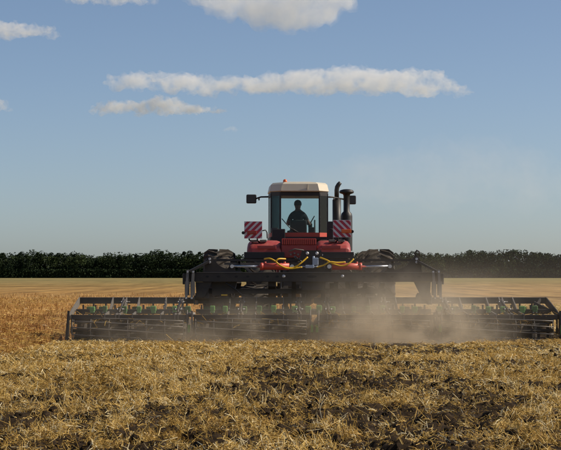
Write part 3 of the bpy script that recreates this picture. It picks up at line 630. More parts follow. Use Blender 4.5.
# ------------------------------------------------------------------ driver, seen from behind through the rear window
def person():
    J = {'pelvis': ((0, 2.92, 2.60), .135), 'waist': ((0, 2.92, 2.74), .135), 'chest': ((0, 2.92, 2.93), .155), 'up': ((0, 2.93, 3.06), .12), 'neck': ((0, 2.95, 3.15), .062), 'jaw': ((0, 2.98, 3.22), .075), 'head': ((0, 2.98, 3.30), .092), 'crown': ((0, 2.975, 3.365), .075),
         'earL': ((-.085, 2.985, 3.275), .018), 'earR': ((.085, 2.985, 3.275), .018), 'nose': ((0, 3.085, 3.265), .016),
         'shL': ((-.155, 2.92, 3.03), .085), 'elL': ((-.27, 3.02, 2.78), .052), 'wrL': ((-.17, 3.27, 2.80), .034), 'haL': ((-.155, 3.33, 2.83), .036),
         'shR': ((.155, 2.92, 3.03), .085), 'elR': ((.29, 2.98, 2.78), .052), 'wrR': ((.34, 3.17, 2.80), .034), 'haR': ((.34, 3.24, 2.82), .036),
         'hipL': ((-.1, 2.98, 2.58), .105), 'knL': ((-.15, 3.38, 2.60), .075), 'ftL': ((-.15, 3.45, 2.42), .055), 'toeL': ((-.15, 3.56, 2.37), .04),
         'hipR': ((.1, 2.98, 2.58), .105), 'knR': ((.15, 3.38, 2.60), .075), 'ftR': ((.15, 3.45, 2.42), .055), 'toeR': ((.15, 3.56, 2.37), .04)}
    E = [('pelvis', 'waist'), ('waist', 'chest'), ('chest', 'up'), ('up', 'neck'), ('neck', 'jaw'), ('jaw', 'head'), ('head', 'crown'), ('head', 'earL'), ('head', 'earR'), ('head', 'nose')]
    for s in 'LR': E += [('up', 'sh' + s), ('sh' + s, 'el' + s), ('el' + s, 'wr' + s), ('wr' + s, 'ha' + s), ('pelvis', 'hip' + s), ('hip' + s, 'kn' + s), ('kn' + s, 'ft' + s), ('ft' + s, 'toe' + s)]
    for s, k in (('L', 1), ('R', -1)):
        hx, hy, hz = J['ha' + s][0]
        for i in range(4):
            J['f%s%d' % (s, i)] = ((hx + k * (-0.03 + 0.02 * i), hy + 0.05, hz + 0.035 + (0.006 if i in (1, 2) else 0)), .010); J['g%s%d' % (s, i)] = ((hx + k * (-0.03 + 0.02 * i), hy + 0.075, hz + 0.0), .009)
            E += [('ha' + s, 'f%s%d' % (s, i)), ('f%s%d' % (s, i), 'g%s%d' % (s, i))]
        J['t' + s] = ((hx + k * 0.05, hy - 0.005, hz + 0.03), .011); E.append(('wr' + s, 't' + s))
    names = list(J); me = bpy.data.meshes.new('person')
    me.from_pydata([tuple(Vector(J[n][0]) - Vector((0, 2.92, 2.5))) for n in names], [(names.index(a), names.index(b)) for a, b in E], [])
    o = bpy.data.objects.new('person', me); col.objects.link(o)
    sk = o.modifiers.new('skin', 'SKIN'); sk.use_smooth_shade = True
    sv = me.skin_vertices[0].data
    for i, n in enumerate(names): sv[i].radius = (J[n][1], J[n][1] * (0.8 if n in ('chest', 'up', 'waist', 'pelvis') else 1)); sv[i].use_root = (n == 'pelvis')
    o.modifiers.new('sub', 'SUBSURF').levels = 1; o.modifiers['sub'].render_levels = 2
    dg = bpy.context.evaluated_depsgraph_get(); me2 = bpy.data.meshes.new_from_object(o.evaluated_get(dg)); me2.name = 'person'
    o.modifiers.clear(); o.data = me2; me2.materials.clear()
    for k_ in ('skin', 'shirt'): me2.materials.append(M[k_])
    for p in me2.polygons:
        c = p.center + Vector((0, 2.92, 2.5)); p.use_smooth = True
        p.material_index = 1 if c.z < 3.11 and not (c.z < 2.90 and abs(c.x) > 0.20 and c.z > 2.70) else 0
    w = F(0, 2.92, 0); o.location = (TX + w.x, TY + w.y, 2.5); o.rotation_euler = (0, 0, FA)
    tag(o, 'driver in a dark shirt sitting in the tractor cab, seen from behind', 'person')
    m = MB(); m.lathe([(0.0, 0.098), (0.05, 0.100), (0.10, 0.088), (0.135, 0.055), (0.15, 0.001)], 16, 'z', (0, 0.04, 0.775)); m.build('hair', M['hair'], o)
person()

# ------------------------------------------------------------------ disc harrow
HX, HY = 0.71, 40.0
SL = 2.52; GAP = 0.055; HALF = 2 * SL + 1.5 * GAP
hr = empty('disc_harrow', (HX, HY, 0)); tag(hr, 'wide black folding disc harrow with green disc holders and cage rollers behind tractor', 'harrow')
def shared(m, name, mat):
    me = m.mesh(name); me.materials.append(mat); return me
# shared meshes
m = MB(); m.box((0, 0, 0), (0.118, 0.11, 0.115), bev=0.022); m.box((0, -0.02, -0.075), (0.09, 0.07, 0.05), bev=0.01); HOLD = shared(m, 'disc_holder', M['green'])
m = MB(); m.cyl((0, -0.062, -0.098), (0, -0.085, -0.098), 0.016, n=8)
HBOLT = shared(m, 'bolt', M['bolt']); HOLD2 = HOLD.copy(); HOLD2.materials.clear(); HOLD2.materials.append(M['greendirt'])
m = MB(); m.bar((0, 0, 0.84), (0, -0.03, 0.50), 0.035, 0.05, (0, 1, 0)); SHANK = shared(m, 'shank', M['frame'])
m = MB(); m.tube([(0, 0, -0.06), (0.01, -0.06, -0.18), (0.02, -0.16, -0.30), (0.02, -0.22, -0.40)], 0.028, 8); ARM = shared(m, 'disc_arm', M['green'])
m = MB(); PR = [(0.075, 0.001), (0.07, 0.10), (0.05, 0.19), (0.015, 0.285), (0.0, 0.30), (0.006, 0.30), (0.022, 0.285), (0.058, 0.19), (0.078, 0.10), (0.083, 0.001)]
m.lathe(PR, 26, 'x'); DISC = shared(m, 'disc', M['disc'])
RA, RZ = 0.262, 0.285
m = MB(); m.lathe([(-0.006, RA), (0.006, RA), (0.006, RA - 0.045), (-0.006, RA - 0.045), (-0.006, RA)], 28, 'x', smooth=False)
for k in range(3):
    t = 2 * math.pi * k / 3 + 0.3; m.bar((0, 0, 0), (0, (RA - 0.03) * math.cos(t), (RA - 0.03) * math.sin(t)), 0.008, 0.035, (1, 0, 0) if False else (0, -math.sin(t), math.cos(t)))
RING = shared(m, 'roller_ring', M['steel'])
def roller_bar(k, nb=11):
    m = MB(); pts = []
    for i in range(9):
        u = i / 8; t = 2 * math.pi * k / nb + 0.55 * u; pts.append((0.06 + u * (SL - 0.2), (RA + 0.004) * math.cos(t), RZ + (RA + 0.004) * math.sin(t)))
    m.tube(pts, 0.013, 6); return shared(m, 'roller_bar', M['steel'])
RBARS = [roller_bar(k) for k in range(11)]
m = MB(); m.cyl((0.05, 0, RZ), (SL - 0.10, 0, RZ), 0.035, n=12); AXLE = shared(m, 'roller_shaft', M['frame'])
m = MB(); m.box((SL / 2, 0.34, 0.475), (SL - 0.1, 0.03, 0.10), bev=0.006); SCRB = shared(m, 'scraper_bar', M['frame'])
m = MB(); m.prism([(-0.035, 0.44), (0.035, 0.44), (0.028, 0.10), (-0.028, 0.10)], 0.300, 0.312); SCR = shared(m, 'scraper', M['frame'])
m = MB(); m.cyl((-0.008, 0, 0), (0.008, 0, 0), 0.022, n=8); PINM = shared(m, 'pin', M['bolt'])
UZ, UY = 0.89, 2.0
m = MB(); m.box((SL / 2, UY, UZ), (SL, 0.14, 0.14), bev=0.014); UBEAM = shared(m, 'front_beam', M['frame'])
m = MB(); m.box((SL / 2 + 0.0, -0.02, 0.567), (SL - 0.06, 0.11, 0.105), bev=0.012); LBEAM = shared(m, 'roller_beam', M['frame'])
m = MB(); m.box((SL / 2, 0.98, 0.665), (SL - 0.04, 0.12, 0.105), bev=0.012); MBEAM = shared(m, 'rear_disc_beam', M['frame'])
m = MB(); m.prism([(UY - 0.06, UZ + 0.075), (UY + 0.08, UZ + 0.075), (UY + 0.08, UZ - 0.075), (1.05, 0.53), (0.0, 0.50), (-0.08, 0.515), (-0.08, 0.63), (0.06, 0.635), (1.0, 0.68)], -0.012, 0.012, 'x'); PLATE = shared(m, 'link_plate', M['steel'])  # pale steel also carries the sun on the right-hand faces
m = MB(); m.prism([(-0.05, 0.62), (0.10, 0.62), (0.06, 0.25), (-0.06, 0.25)], -0.01, 0.01, 'x'); m.cyl((-0.02, 0, RZ), (0.02, 0, RZ), 0.07, n=12); RARM = shared(m, 'roller_arm', M['frame'])
m = MB(); m.tube([(0, 0, 0.72), (0, 0, 0.46), (0.004, 0, 0.30), (-0.012, 0, 0.06)], 0.013, 6); DROD = shared(m, 'depth_rod', M['steel'])
m = MB(); m.box((0.035, 0, 0.33), (0.055, 0.06, 0.16), bev=0.012); DBLK = shared(m, 'rod_guide', M['green'])
def section(x0, mirror, outer, idx):
    e = empty('wing_section' if outer else 'centre_section'); e.parent = hr; e.location = (x0, 0, 0)
    def X(u): return SL - u if mirror else u
    link('front_beam', UBEAM, None, e); link('roller_beam', LBEAM, None, e); link('rear_disc_beam', MBEAM, None, e); link('roller_shaft', AXLE, None, e)
    for k in range(11): link('roller_bar', RBARS[k], None, e)
    for k in range(7): link('roller_ring', RING, None, e, (0.06 + k * (SL - 0.2) / 6, 0, RZ))
    for u in (0.73, 0.96, 1.03, 1.31, 1.90, 2.20, 2.27): link('link_plate', PLATE, None, e, (X(u), 0, 0))
    for u in (0.03, SL - 0.06): link('roller_arm', RARM, None, e, (X(u), 0, 0))
    for k in range(7):
        u = 0.16 + k * 0.35 + (0.05, -0.03, 0.04, 0.0, -0.04, 0.06, 0.0)[k]; x = X(u)
        h = link('disc_holder', HOLD2, None, e, (x, UY - 0.10, 0.70))
        link('disc_arm', ARM, None, e, (x, UY - 0.10, 0.68)); d = link('disc', DISC, None, e, (x + 0.03, UY - 0.33, 0.265)); d.rotation_euler = (random.random() * 6, 0, R(24))
        link('shank', SHANK, None, e, (X(min(u + 0.09, SL - 0.05)), UY - 0.06, 0)); link('shank', SHANK, None, e, (X(max(u - 0.09, 0.05)), UY - 0.5, -0.04))
        x = X(min(u + 0.17, SL - 0.08))
        link('disc_holder', HOLD if (k * 3 + idx * 2) % 5 not in (1, 3) else HOLD2, None, e, (x, 0.98 - 0.12, 0.735 + random.uniform(-0.012, 0.012))).scale = (random.uniform(0.8, 1.15), 1, random.uniform(0.85, 1.1)); link('holder_bolt', HBOLT, None, e, (x - 0.034, 0.98 - 0.08, 0.755)); link('holder_bolt', HBOLT, None, e, (x + 0.034, 0.98 - 0.08, 0.755)); link('disc_arm', ARM, None, e, (x, 0.98 - 0.10, 0.52)).scale = (1, 1, 0.7)
        d = link('disc', DISC, None, e, (x - 0.03, 0.98 - 0.33, 0.265)); d.rotation_euler = (random.random() * 6, 0, R(-24))
    link('scraper_bar', SCRB, None, e)
    for k in range(12): link('scraper', SCR, None, e, (0.16 + k * (SL - 0.34) / 11, 0, 0))
    # linkage between the paired plates, with hydraulic stub and pins
    for u in (0.995, 2.235):
        m = MB(); m.cyl((X(u) - 0.13, UY - 0.35, UZ - 0.03), (X(u) + 0.13, UY - 0.35, UZ - 0.03), 0.02, n=8); m.cyl((X(u) - 0.10, 0.6, 0.72), (X(u) + 0.10, 0.6, 0.72), 0.018, n=8); m.cyl((X(u), UY - 0.2, UZ + 0.02), (X(u), 0.3, 0.66), 0.02, n=10); m.build('spring_strut', M['frame'], e)
        for (yy, zz) in ((UY - 0.35, UZ - 0.03), (0.6, 0.72), (0.05, 0.60)):
            for q in (-0.058, 0.058): link('pin', PINM, None, e, (X(u) + q, yy, zz))
    link('depth_rod', DROD, None, e, (X(SL - 0.06), -0.10, 0)); link('rod_guide', DBLK, None, e, (X(SL - 0.06) - (0.07 if mirror else 0), -0.10, 0))
    if outer:
        m = MB(); xx = X(0.0); s = -1 if not mirror else 1
        m.prism([(UY - 0.08, UZ + 0.073), (UY + 0.08, UZ + 0.073), (UY + 0.08, UZ - 0.08), (0.25, 0.56), (-0.08, 0.50), (-0.08, 0.63), (0.35, 0.72)], xx + s * 0.002, xx + s * 0.022, 'x'); m.build('end_arm', M['steel'] if not mirror else M['frame'], e)
        m = MB(); V = [(xx + s * 0.03, -0.12, 0.68), (xx + s * 0.03, 0.20, 0.66), (xx + s * 0.08, 0.55, 0.03), (xx + s * 0.08, -0.20, 0.03)]
        V2 = [(p[0] + s * 0.014, p[1], p[2]) for p in V]; m._add(V + V2, [(0, 1, 2, 3), (7, 6, 5, 4), (0, 4, 5, 1), (1, 5, 6, 2), (2, 6, 7, 3), (3, 7, 4, 0)])
        m.bar((xx + s * 0.025, -0.09, 0.70), (xx + s * 0.055, -0.16, 0.10), 0.045, 0.05, (0, 1, 0)); m.build('side_deflector', M['frame'], e)
        if mirror:
            m = MB(); m.bar((xx - 0.12, UY - 0.1, UZ), (xx - 0.36, 1.2, 0.66), 0.03, 0.1); m.bar((xx - 0.02, 1.2, 0.66), (xx - 0.30, 1.6, UZ - 0.06), 0.03, 0.10); m.build('corner_brace', M['frame'], e)
            m = MB(); m.box((xx + 0.05, -0.14, 0.30), (0.06, 0.06, 0.2), bev=0.012); m.build('rod_guide', M['green'], e)
    return e
x0 = -HALF
SEC = []
for i in range(4):
    SEC.append(section(x0, i >= 2, i in (0, 3), i)); x0 += SL + GAP
# main cross beam and its upperworks (y about 1.5 ahead of the rollers)
BY = 1.5; BW = 2.69
m = MB(); m.box((0, BY, 1.40), (2 * BW, 0.22, 0.20), bev=0.014); m.build('main_beam', M['frame'], hr)
for s in (-1, 1):
    m = MB(); m.box((s * (BW + 0.07), BY - 0.02, 1.365), (0.15, 0.27, 0.235), bev=0.012); m.build('beam_end', M['frame'], hr)
m = MB(); m.box((-0.0, BY, 1.506), (2 * BW - 0.3, 0.26, 0.012)); m.build('lit_edge_strip', M['steel'], hr)  # pale strip painting the lit top edge of the beam
def hole_disc(x, rx, rz):  # dark disc on the beam face, painting the shade inside a hole
    m = MB(); n = 14; m.prism([(x + rx * math.cos(2 * math.pi * i / n), 1.415 + rz * math.sin(2 * math.pi * i / n)) for i in range(n)], BY - 0.1135, BY - 0.108); m.build('hole_shade', M['interior'], hr)
for x in (-2.30, -2.06, -1.67, -1.42, -0.99, -0.78, 1.1, 1.35, 1.72, 2.0, 2.3): hole_disc(x, 0.035, 0.022)
hole_disc(-0.03, 0.11, 0.028)
for x in (-0.64, 0.64):
    m = MB(); m.lathe([(-0.155, 0.001), (-0.155, 0.022), (-0.135, 0.034), (-0.105, 0.04)], 12, 'y', (x, BY, 1.425)); m.build('beam_bolt', M['bolt'], hr)
for s in (-1, 1):
    # gusset tower with concave inner edge
    P = [(s * 2.36, 1.512), (s * 2.35, 1.72), (s * 2.28, 1.86), (s * 2.22, 1.87), (s * 2.15, 1.78)]
    for i in range(9):
        t = i / 8 * math.pi / 2; P.append((s * (2.12 - 0.55 * (1 - math.cos(t))), 1.78 - 0.24 * math.sin(t)))
    P.append((s * 1.55, 1.512))
    m = MB(); m.prism(P if s > 0 else P[::-1], BY - 0.06, BY - 0.03); m.prism(P if s > 0 else P[::-1], BY + 0.06, BY + 0.085); g = m.build('gusset', M['frame'], hr)
    m = MB(); 
    for zz in (1.80, 1.73): m.cyl((s * 2.25, BY - 0.12, zz), (s * 2.25, BY + 0.12, zz), 0.028, n=8)
    m.build('pin', M['bolt'], g)
    # sloping fold arm, then twin links down to the wing hinge
    m = MB(); m.bar((s * 2.27, BY - 0.10, 1.745), (s * 2.68, BY - 0.16, 1.53), 0.20, 0.05, (0, 0, 1)); m.build('fold_arm', M['frame'], hr)
    for k, xx in enumerate((2.60, 2.72)):
        m = MB(); m.bar((s * xx, BY - 0.20, 1.56), (s * (xx + 0.03), BY - 0.32, 0.93), 0.055, 0.05, (0, 1, 0)); m.box((s * (xx + 0.012), BY - 0.245, 1.16), (0.10, 0.05, 0.30), bev=0.008); lk_ = m.build('fold_link', M['steel'], hr)
        m = MB(); m.cyl((s * xx, BY - 0.26, 1.52), (s * xx, BY - 0.10, 1.52), 0.022, n=8); m.cyl((s * (xx + 0.03), BY - 0.38, 0.95), (s * (xx + 0.03), BY - 0.2, 0.95), 0.018, n=8); m.build('pin', M['bolt'], lk_)
    # tapering leg plate under the beam
    m = MB(); m.prism([(s * 2.20, 1.298), (s * 2.56, 1.298), (s * 2.54, 0.97), (s * 2.36, 0.97)][::s], BY - 0.05, BY + 0.10); m.bar((s * 2.42, BY + 0.05, 1.0), (s * 2.42, UY, 0.93), 0.3, 0.12); m.build('leg_plate', M['frame'], hr)
    m = MB(); m.box((s * 2.545, UY - 0.02, 0.90), (0.05, 0.3, 0.2), bev=0.008); m.box((s * 2.60, UY - 0.02, 0.90), (0.03, 0.3, 0.2), bev=0.008); m.build('hinge', M['steel'], hr); m = MB(); m.cyl((s * 2.50, 0.0, 0.62), (s * 2.68, 0.0, 0.62), 0.05, n=10); m.bar((s * 2.56, -0.1, 0.70), (s * 2.56, -0.12, 0.28), 0.03, 0.08, (0, 1, 0)); m.build('hinge', M['steel'], hr)
# jagged lifting loop at the right gusset
m = MB(); m.tube([(2.26, BY, 1.84), (2.22, BY, 1.93), (2.26, BY, 1.985), (2.31, BY, 1.96), (2.32, BY, 1.86)], 0.02, 8); m.build('lifting_loop', M['frame'], hr)
# upper rails and truss posts
m = MB(); m.bar((-2.28, BY + 0.28, 1.775), (2.28, BY + 0.28, 1.775), 0.06, 0.05); m.build('upper_rail', M['frame'], hr)
m = MB(); m.bar((-1.95, BY + 0.45, 1.70), (1.95, BY + 0.45, 1.70), 0.08, 0.05); m.build('upper_rail', M['steel'], hr)
for x, dx in ((-1.62, 0.0), (-1.35, -0.3), (-1.15, 0.28), (-0.55, 0.0), (1.05, 0.0), (1.22, -0.25), (1.5, 0.28), (1.75, 0.0)):
    m = MB(); m.bar((x, BY + 0.36, 1.50), (x + dx, BY + 0.36, 1.765), 0.05, 0.05, (0, 1, 0)); m.build('truss_post', M['steel'] if dx else M['frame'], hr)
# hydraulic rams
for s in (-1, 1):
    xi, xo = (-0.52, -1.145) if s < 0 else (0.41, 1.05)
    m = MB(); m.cyl((xi, BY - 0.05, 1.635), (xo, BY - 0.05, 1.635), 0.075, n=18); m.cyl((xo - s * 0.06, BY - 0.05, 1.635), (xo + s * 0.012, BY - 0.05, 1.635), 0.083, n=18); m.cyl((xi + s * 0.10, BY - 0.05, 1.69), (xi + s * 0.10, BY - 0.05, 1.74), 0.025, n=8); m.cyl((xo - s * 0.10, BY - 0.05, 1.69), (xo - s * 0.10, BY - 0.05, 1.74), 0.025, n=8)
    rm = m.build('hydraulic_ram', M['redlit'], hr)
    m = MB(); m.cyl((xo, BY - 0.05, 1.635), (xo + s * 0.60, BY - 0.05, 1.64), 0.026, n=12); m.build('ram_rod', M['chrome'], rm)
    m = MB(); m.cyl((xo + s * 0.62, BY - 0.12, 1.64), (xo + s * 0.62, BY + 0.02, 1.64), 0.04, n=14); m.build('ram_eye', M['chrome'], rm); m = MB(); m.cyl((xi - s * 0.06, BY - 0.12, 1.635), (xi - s * 0.06, BY + 0.02, 1.635), 0.045, n=14); m.build('ram_eye', M['chrome'], rm)
    m = MB(); m.prism([(xi - s * 0.18, 1.512), (xi - s * 0.01, 1.512), (xi - s * 0.02, 1.68), (xi - s * 0.12, 1.70)], BY + 0.02, BY + 0.05); m.prism([(xo + s * 0.54, 1.512), (xo + s * 0.76, 1.512), (xo + s * 0.66, 1.69), (xo + s * 0.58, 1.69)], BY + 0.025, BY + 0.05); m.build('ram_bracket', M['frame'], hr)
# centre headstock plate with bolts, valve blocks, yellow hoses
m = MB(); m.prism([(-0.30, 1.512), (0.25, 1.512), (0.22, 1.80), (0.18, 1.99), (-0.24, 1.99), (-0.28, 1.85)], BY + 0.10, BY + 0.14); hs = m.build('headstock', M['frame'], hr)
for x in (-0.125, 0.085): m = MB(); m.lathe([(0.06, 0.001), (0.06, 0.028), (0.075, 0.036), (0.10, 0.036)], 10, 'y', (x, BY, 1.925)); m.build('headstock_bolt', M['bolt'], hs)
m = MB(); m.box((0.05, BY - 0.02, 1.745), (0.13, 0.10, 0.16), bev=0.015); m.cyl((0.01, BY - 0.02, 1.80), (0.01, BY - 0.02, 1.86), 0.025, n=8); m.build('valve_block', M['blue'], hr)
m = MB(); m.box((-0.075, BY - 0.05, 1.635), (0.19, 0.09, 0.07), bev=0.015); m.cyl((-0.30, BY - 0.05, 1.635), (0.12, BY - 0.05, 1.635), 0.014, n=8); m.build('valve_block', M['blue'], hr)
def spline(P, n=6):
    P = [Vector(p) for p in P]; out = []
    for i in range(len(P) - 1):
        a, b, c, d = P[max(i - 1, 0)], P[i], P[i + 1], P[min(i + 2, len(P) - 1)]
        for k in range(n):
            t = k / n; out.append(0.5 * ((2 * b) + (c - a) * t + (2 * a - 5 * b + 4 * c - d) * t * t + (3 * b - a - 3 * c + d) * t ** 3))
    return out + [P[-1]]
hy = BY - 0.15
for P in ([(-1.06, hy + .1, 1.80), (-0.95, hy, 1.81), (-0.83, hy, 1.755), (-0.72, hy, 1.66), (-0.58, hy, 1.61), (-0.42, hy, 1.615), (-0.28, hy, 1.70), (-0.12, hy + .08, 1.84)],
          [(-0.60, hy + .1, 1.80), (-0.75, hy - .02, 1.80), (-0.80, hy - .03, 1.73), (-0.66, hy - .03, 1.63), (-0.50, hy - .02, 1.59), (-0.24, hy, 1.62)],
          [(0.15, hy + .08, 1.83), (0.30, hy, 1.77), (0.45, hy, 1.69), (0.62, hy, 1.65), (0.76, hy, 1.69), (0.88, hy + .05, 1.80)],
          [(0.08, hy + .05, 1.62), (0.22, hy, 1.66), (0.36, hy - .02, 1.73), (0.52, hy + .02, 1.72), (0.70, hy + .08, 1.73)]):
    m = MB(); m.tube(spline(P), 0.0175, 7); m.build('hydraulic_hose', M['yellow'], hr)
for P in ([(-0.2, BY + .1, 1.7), (-0.4, BY + 0.2, 1.85), (-0.3, BY + 1.5, 1.75), (-0.2, BY + 4.5, 1.95)], [(0.1, BY + .1, 1.72), (0.2, BY + 0.4, 1.9), (-0.1, BY + 2, 1.6), (-0.1, BY + 4.6, 1.9)], [(-1.9, BY - 0.05, 1.28), (-1.7, BY - 0.1, 1.15), (-1.55, BY - 0.05, 1.02), (-1.4, BY, 0.98)]):
    m = MB(); m.tube(spline(P), 0.02, 7); m.build('black_hose', M['black'], hr)
# centre frame, drawbar, transport axle and wheels
m = MB(); m.box((0, BY + 0.7, 1.22), (0.5, 1.4, 0.22), bev=0.02); m.bar((-0.9, BY + 0.1, 1.3), (-0.9, UY + 0.6, 1.0), 0.16, 0.2); m.bar((0.9, BY + 0.1, 1.3), (0.9, UY + 0.6, 1.0), 0.16, 0.2)
m.bar((-0.35, BY + 1.2, 1.15), (-0.26, BY + 4.6, 0.70), 0.14, 0.18); m.bar((0.30, BY + 1.2, 1.15), (-0.22, BY + 4.6, 0.70), 0.14, 0.18); m.build('drawbar', M['frame'], hr)
for x in (-0.42, -0.1, 0.22, 0.5):
    m = MB(); m.bar((x, BY + 0.05, 1.30), (x, UY - 0.1, 0.93), 0.09, 0.12); m.build('strut', M['frame'], hr)
m = MB(); m.box((-0.35, BY + 0.35, 1.10), (3.9, 0.12, 0.12), bev=0.012); m.build('lower_cross_beam', M['frame'], hr)  # added with the struts below to darken the gap under the main beam
for x in (-2.12, -1.86, -1.62, -0.75, -0.2, 0.42, 0.75, 1.15, 1.52):
    m = MB(); m.bar((x, BY + 0.2, 1.31), (x + random.uniform(-0.08, 0.08), UY + 0.1, 0.92), 0.055 + random.random() * 0.05, 0.10); m.build('strut', M['frame'], hr)
m = MB(); m.prism([(-2.22, 1.298), (-1.66, 1.298), (-1.74, 1.05), (-2.2, 0.99)], BY + 0.13, BY + 0.16); m.build('shade_fill_plate', M['frame'], hr)  # dark plate added to fill the gap where shaded tyres look black
HWM = tyre_meshes(0.62, 0.62, 0.30, 18, 0.03)
m = MB(); m.cyl((-1.6, 3.2, 0.62), (1.5, 3.2, 0.62), 0.07, n=12); m.bar((-0.6, 3.2, 0.7), (-0.6, 2.3, 1.15), 0.12, 0.14); m.bar((0.55, 3.2, 0.7), (0.55, 2.3, 1.15), 0.12, 0.14); m.build('transport_axle', M['frame'], hr)
for x in (-1.28, 1.17): wheel(hr, (x, 3.2, 0.62), HWM, x > 0, random.random(), 'transport_wheel')
m = MB(); m.box((-1.92, 1.0, 1.02), (0.13, 0.04, 0.025)); m.build('marker', M['yellow'], hr)

# straw caught on the rollers and beams
n = 420; x = rng.uniform(-HALF, HALF, n); t = rng.uniform(0.2, 2.9, n); onb = rng.random(n) < 0.3
y = np.where(onb, rng.uniform(-0.06, 0.04, n), -np.cos(t) * RA); z = np.where(onb, 0.625, RZ + np.sin(t) * RA - rng.random(n) * 0.06)
v1, f1, t1 = straws(x, y, z, rng.uniform(0.06, 0.30, n), rng.uniform(0.006, 0.012, n), rng.random(n) * 6.28, rng.normal(-0.3, 0.5, n), np.clip(rng.normal(0.3, 0.2, n), 0, 1))
tag(link('trapped_straw', np_mesh('trapped_straw', v1, f1, M['straw'], False, t1), None, hr), kind='stuff')

# ------------------------------------------------------------------ dust thrown up by the discs
def dust_box(name, c, d, dens, colr, label, scale, fall, seed, aniso=0.3, step=None, zpow=1.0, lo=0.35, hi=0.75):
    """a closed box of air whose dust thins out to nothing before its faces"""
    m = MB(); m.box((0, 0, 0), (2, 2, 2)); me = m.mesh(name); o = link(name, me); o.location = c; o.scale = (d[0] / 2, d[1] / 2, d[2] / 2)
    mt = bpy.data.materials.new(name); mt.use_nodes = True; nt = mt.node_tree.nodes; lk = mt.node_tree.links; nt.remove(nt['Principled BSDF']); out = nt['Material Output']
    pv = N(nt, 'ShaderNodeVolumePrincipled'); pv.inputs['Color'].default_value = (*colr, 1); pv.inputs['Anisotropy'].default_value = aniso
    tc = N(nt, 'ShaderNodeTexCoord'); sp = N(nt, 'ShaderNodeSeparateXYZ'); lk.new(tc.outputs['Object'], sp.inputs[0])
    def math_(op, a, b=None, c=None):
        n = N(nt, 'ShaderNodeMath', operation=op)
        for i, q in enumerate((a, b, c)):
            if q is None: continue
            if isinstance(q, (int, float)): n.inputs[i].default_value = q
            else: lk.new(q, n.inputs[i])
        return n.outputs[0]
    def bell(s, ctr, wl, wr):            # 1 at ctr, 0 at ctr-wl and ctr+wr, smooth
        a = N(nt, 'ShaderNodeMapRange', interpolation_type='SMOOTHSTEP'); a.inputs[1].default_value = ctr - wl; a.inputs[2].default_value = ctr; lk.new(s, a.inputs[0])
        b = N(nt, 'ShaderNodeMapRange', interpolation_type='SMOOTHSTEP'); b.inputs[1].default_value = ctr + wr; b.inputs[2].default_value = ctr; lk.new(s, b.inputs[0])
        return math_('MULTIPLY', a.outputs[0], b.outputs[0])
    fx = bell(sp.outputs['X'], *fall[0]); fy = bell(sp.outputs['Y'], *fall[1])
    mz = N(nt, 'ShaderNodeMapRange'); mz.inputs[1].default_value = 1.0; mz.inputs[2].default_value = -1.0; lk.new(sp.outputs['Z'], mz.inputs[0]); fz = math_('POWER', mz.outputs[0], zpow)
    geo = N(nt, 'ShaderNodeNewGeometry'); nz = N(nt, 'ShaderNodeTexNoise'); nz.noise_dimensions = '4D'; nz.inputs['W'].default_value = seed; nz.inputs['Scale'].default_value = scale; nz.inputs['Detail'].default_value = 4; nz.inputs['Roughness'].default_value = 0.55; lk.new(geo.outputs['Position'], nz.inputs['Vector'])
    mr = N(nt, 'ShaderNodeMapRange'); mr.inputs[1].default_value = lo; mr.inputs[2].default_value = hi; mr.inputs[3].default_value = 0.12; lk.new(nz.outputs['Fac'], mr.inputs[0])
    f = math_('MULTIPLY', math_('MULTIPLY', fx, fy), math_('MULTIPLY', fz, mr.outputs[0])); lk.new(math_('MULTIPLY', f, dens), pv.inputs['Density'])
    lk.new(pv.outputs[0], out.inputs['Volume'])
    if step: mt.cycles.volume_step_rate = step
    me.materials.append(mt); tag(o, label, 'dust', kind='stuff'); return o
DC = (0.90, 0.79, 0.62)
dust_box('dust', (2.5, 39.9, 0.95), (5.4, 4.6, 2.1), 5.2, DC, 'dense brown dust plume at the rollers right of the middle', 1.5, ((0.05, 0.95, 0.95), (-0.1, 0.9, 0.9)), 1.0, zpow=2.5, lo=0.42, hi=0.66)
dust_box('dust', (-1.6, 40.3, 0.55), (9.6, 4.2, 1.25), 1.7, DC, 'thin brown dust curling low behind the middle of the harrow', 1.3, ((0.2, 1.0, 0.75), (-0.1, 0.9, 0.9)), 5.0, zpow=1.6, lo=0.40, hi=0.68)
dust_box('dust', (4.6, 43.0, 1.1), (12.0, 12.0, 2.4), 0.20, DC, 'thin dust drifting over the right wing of the harrow', 0.6, ((-0.2, 0.75, 0.95), (-0.1, 0.85, 0.85)), 2.0, zpow=1.6, lo=0.36, hi=0.7)
dust_box('dust', (26.0, 160, 4.4), (60.0, 200, 9.3), 0.0009, (0.90, 0.89, 0.87), 'pale drifting dust veiling the wood beyond the right of the field', 0.03, ((0.0, 0.95, 0.95), (0.0, 0.9, 0.9)), 3.0, zpow=1.4, lo=0.2, hi=0.7)

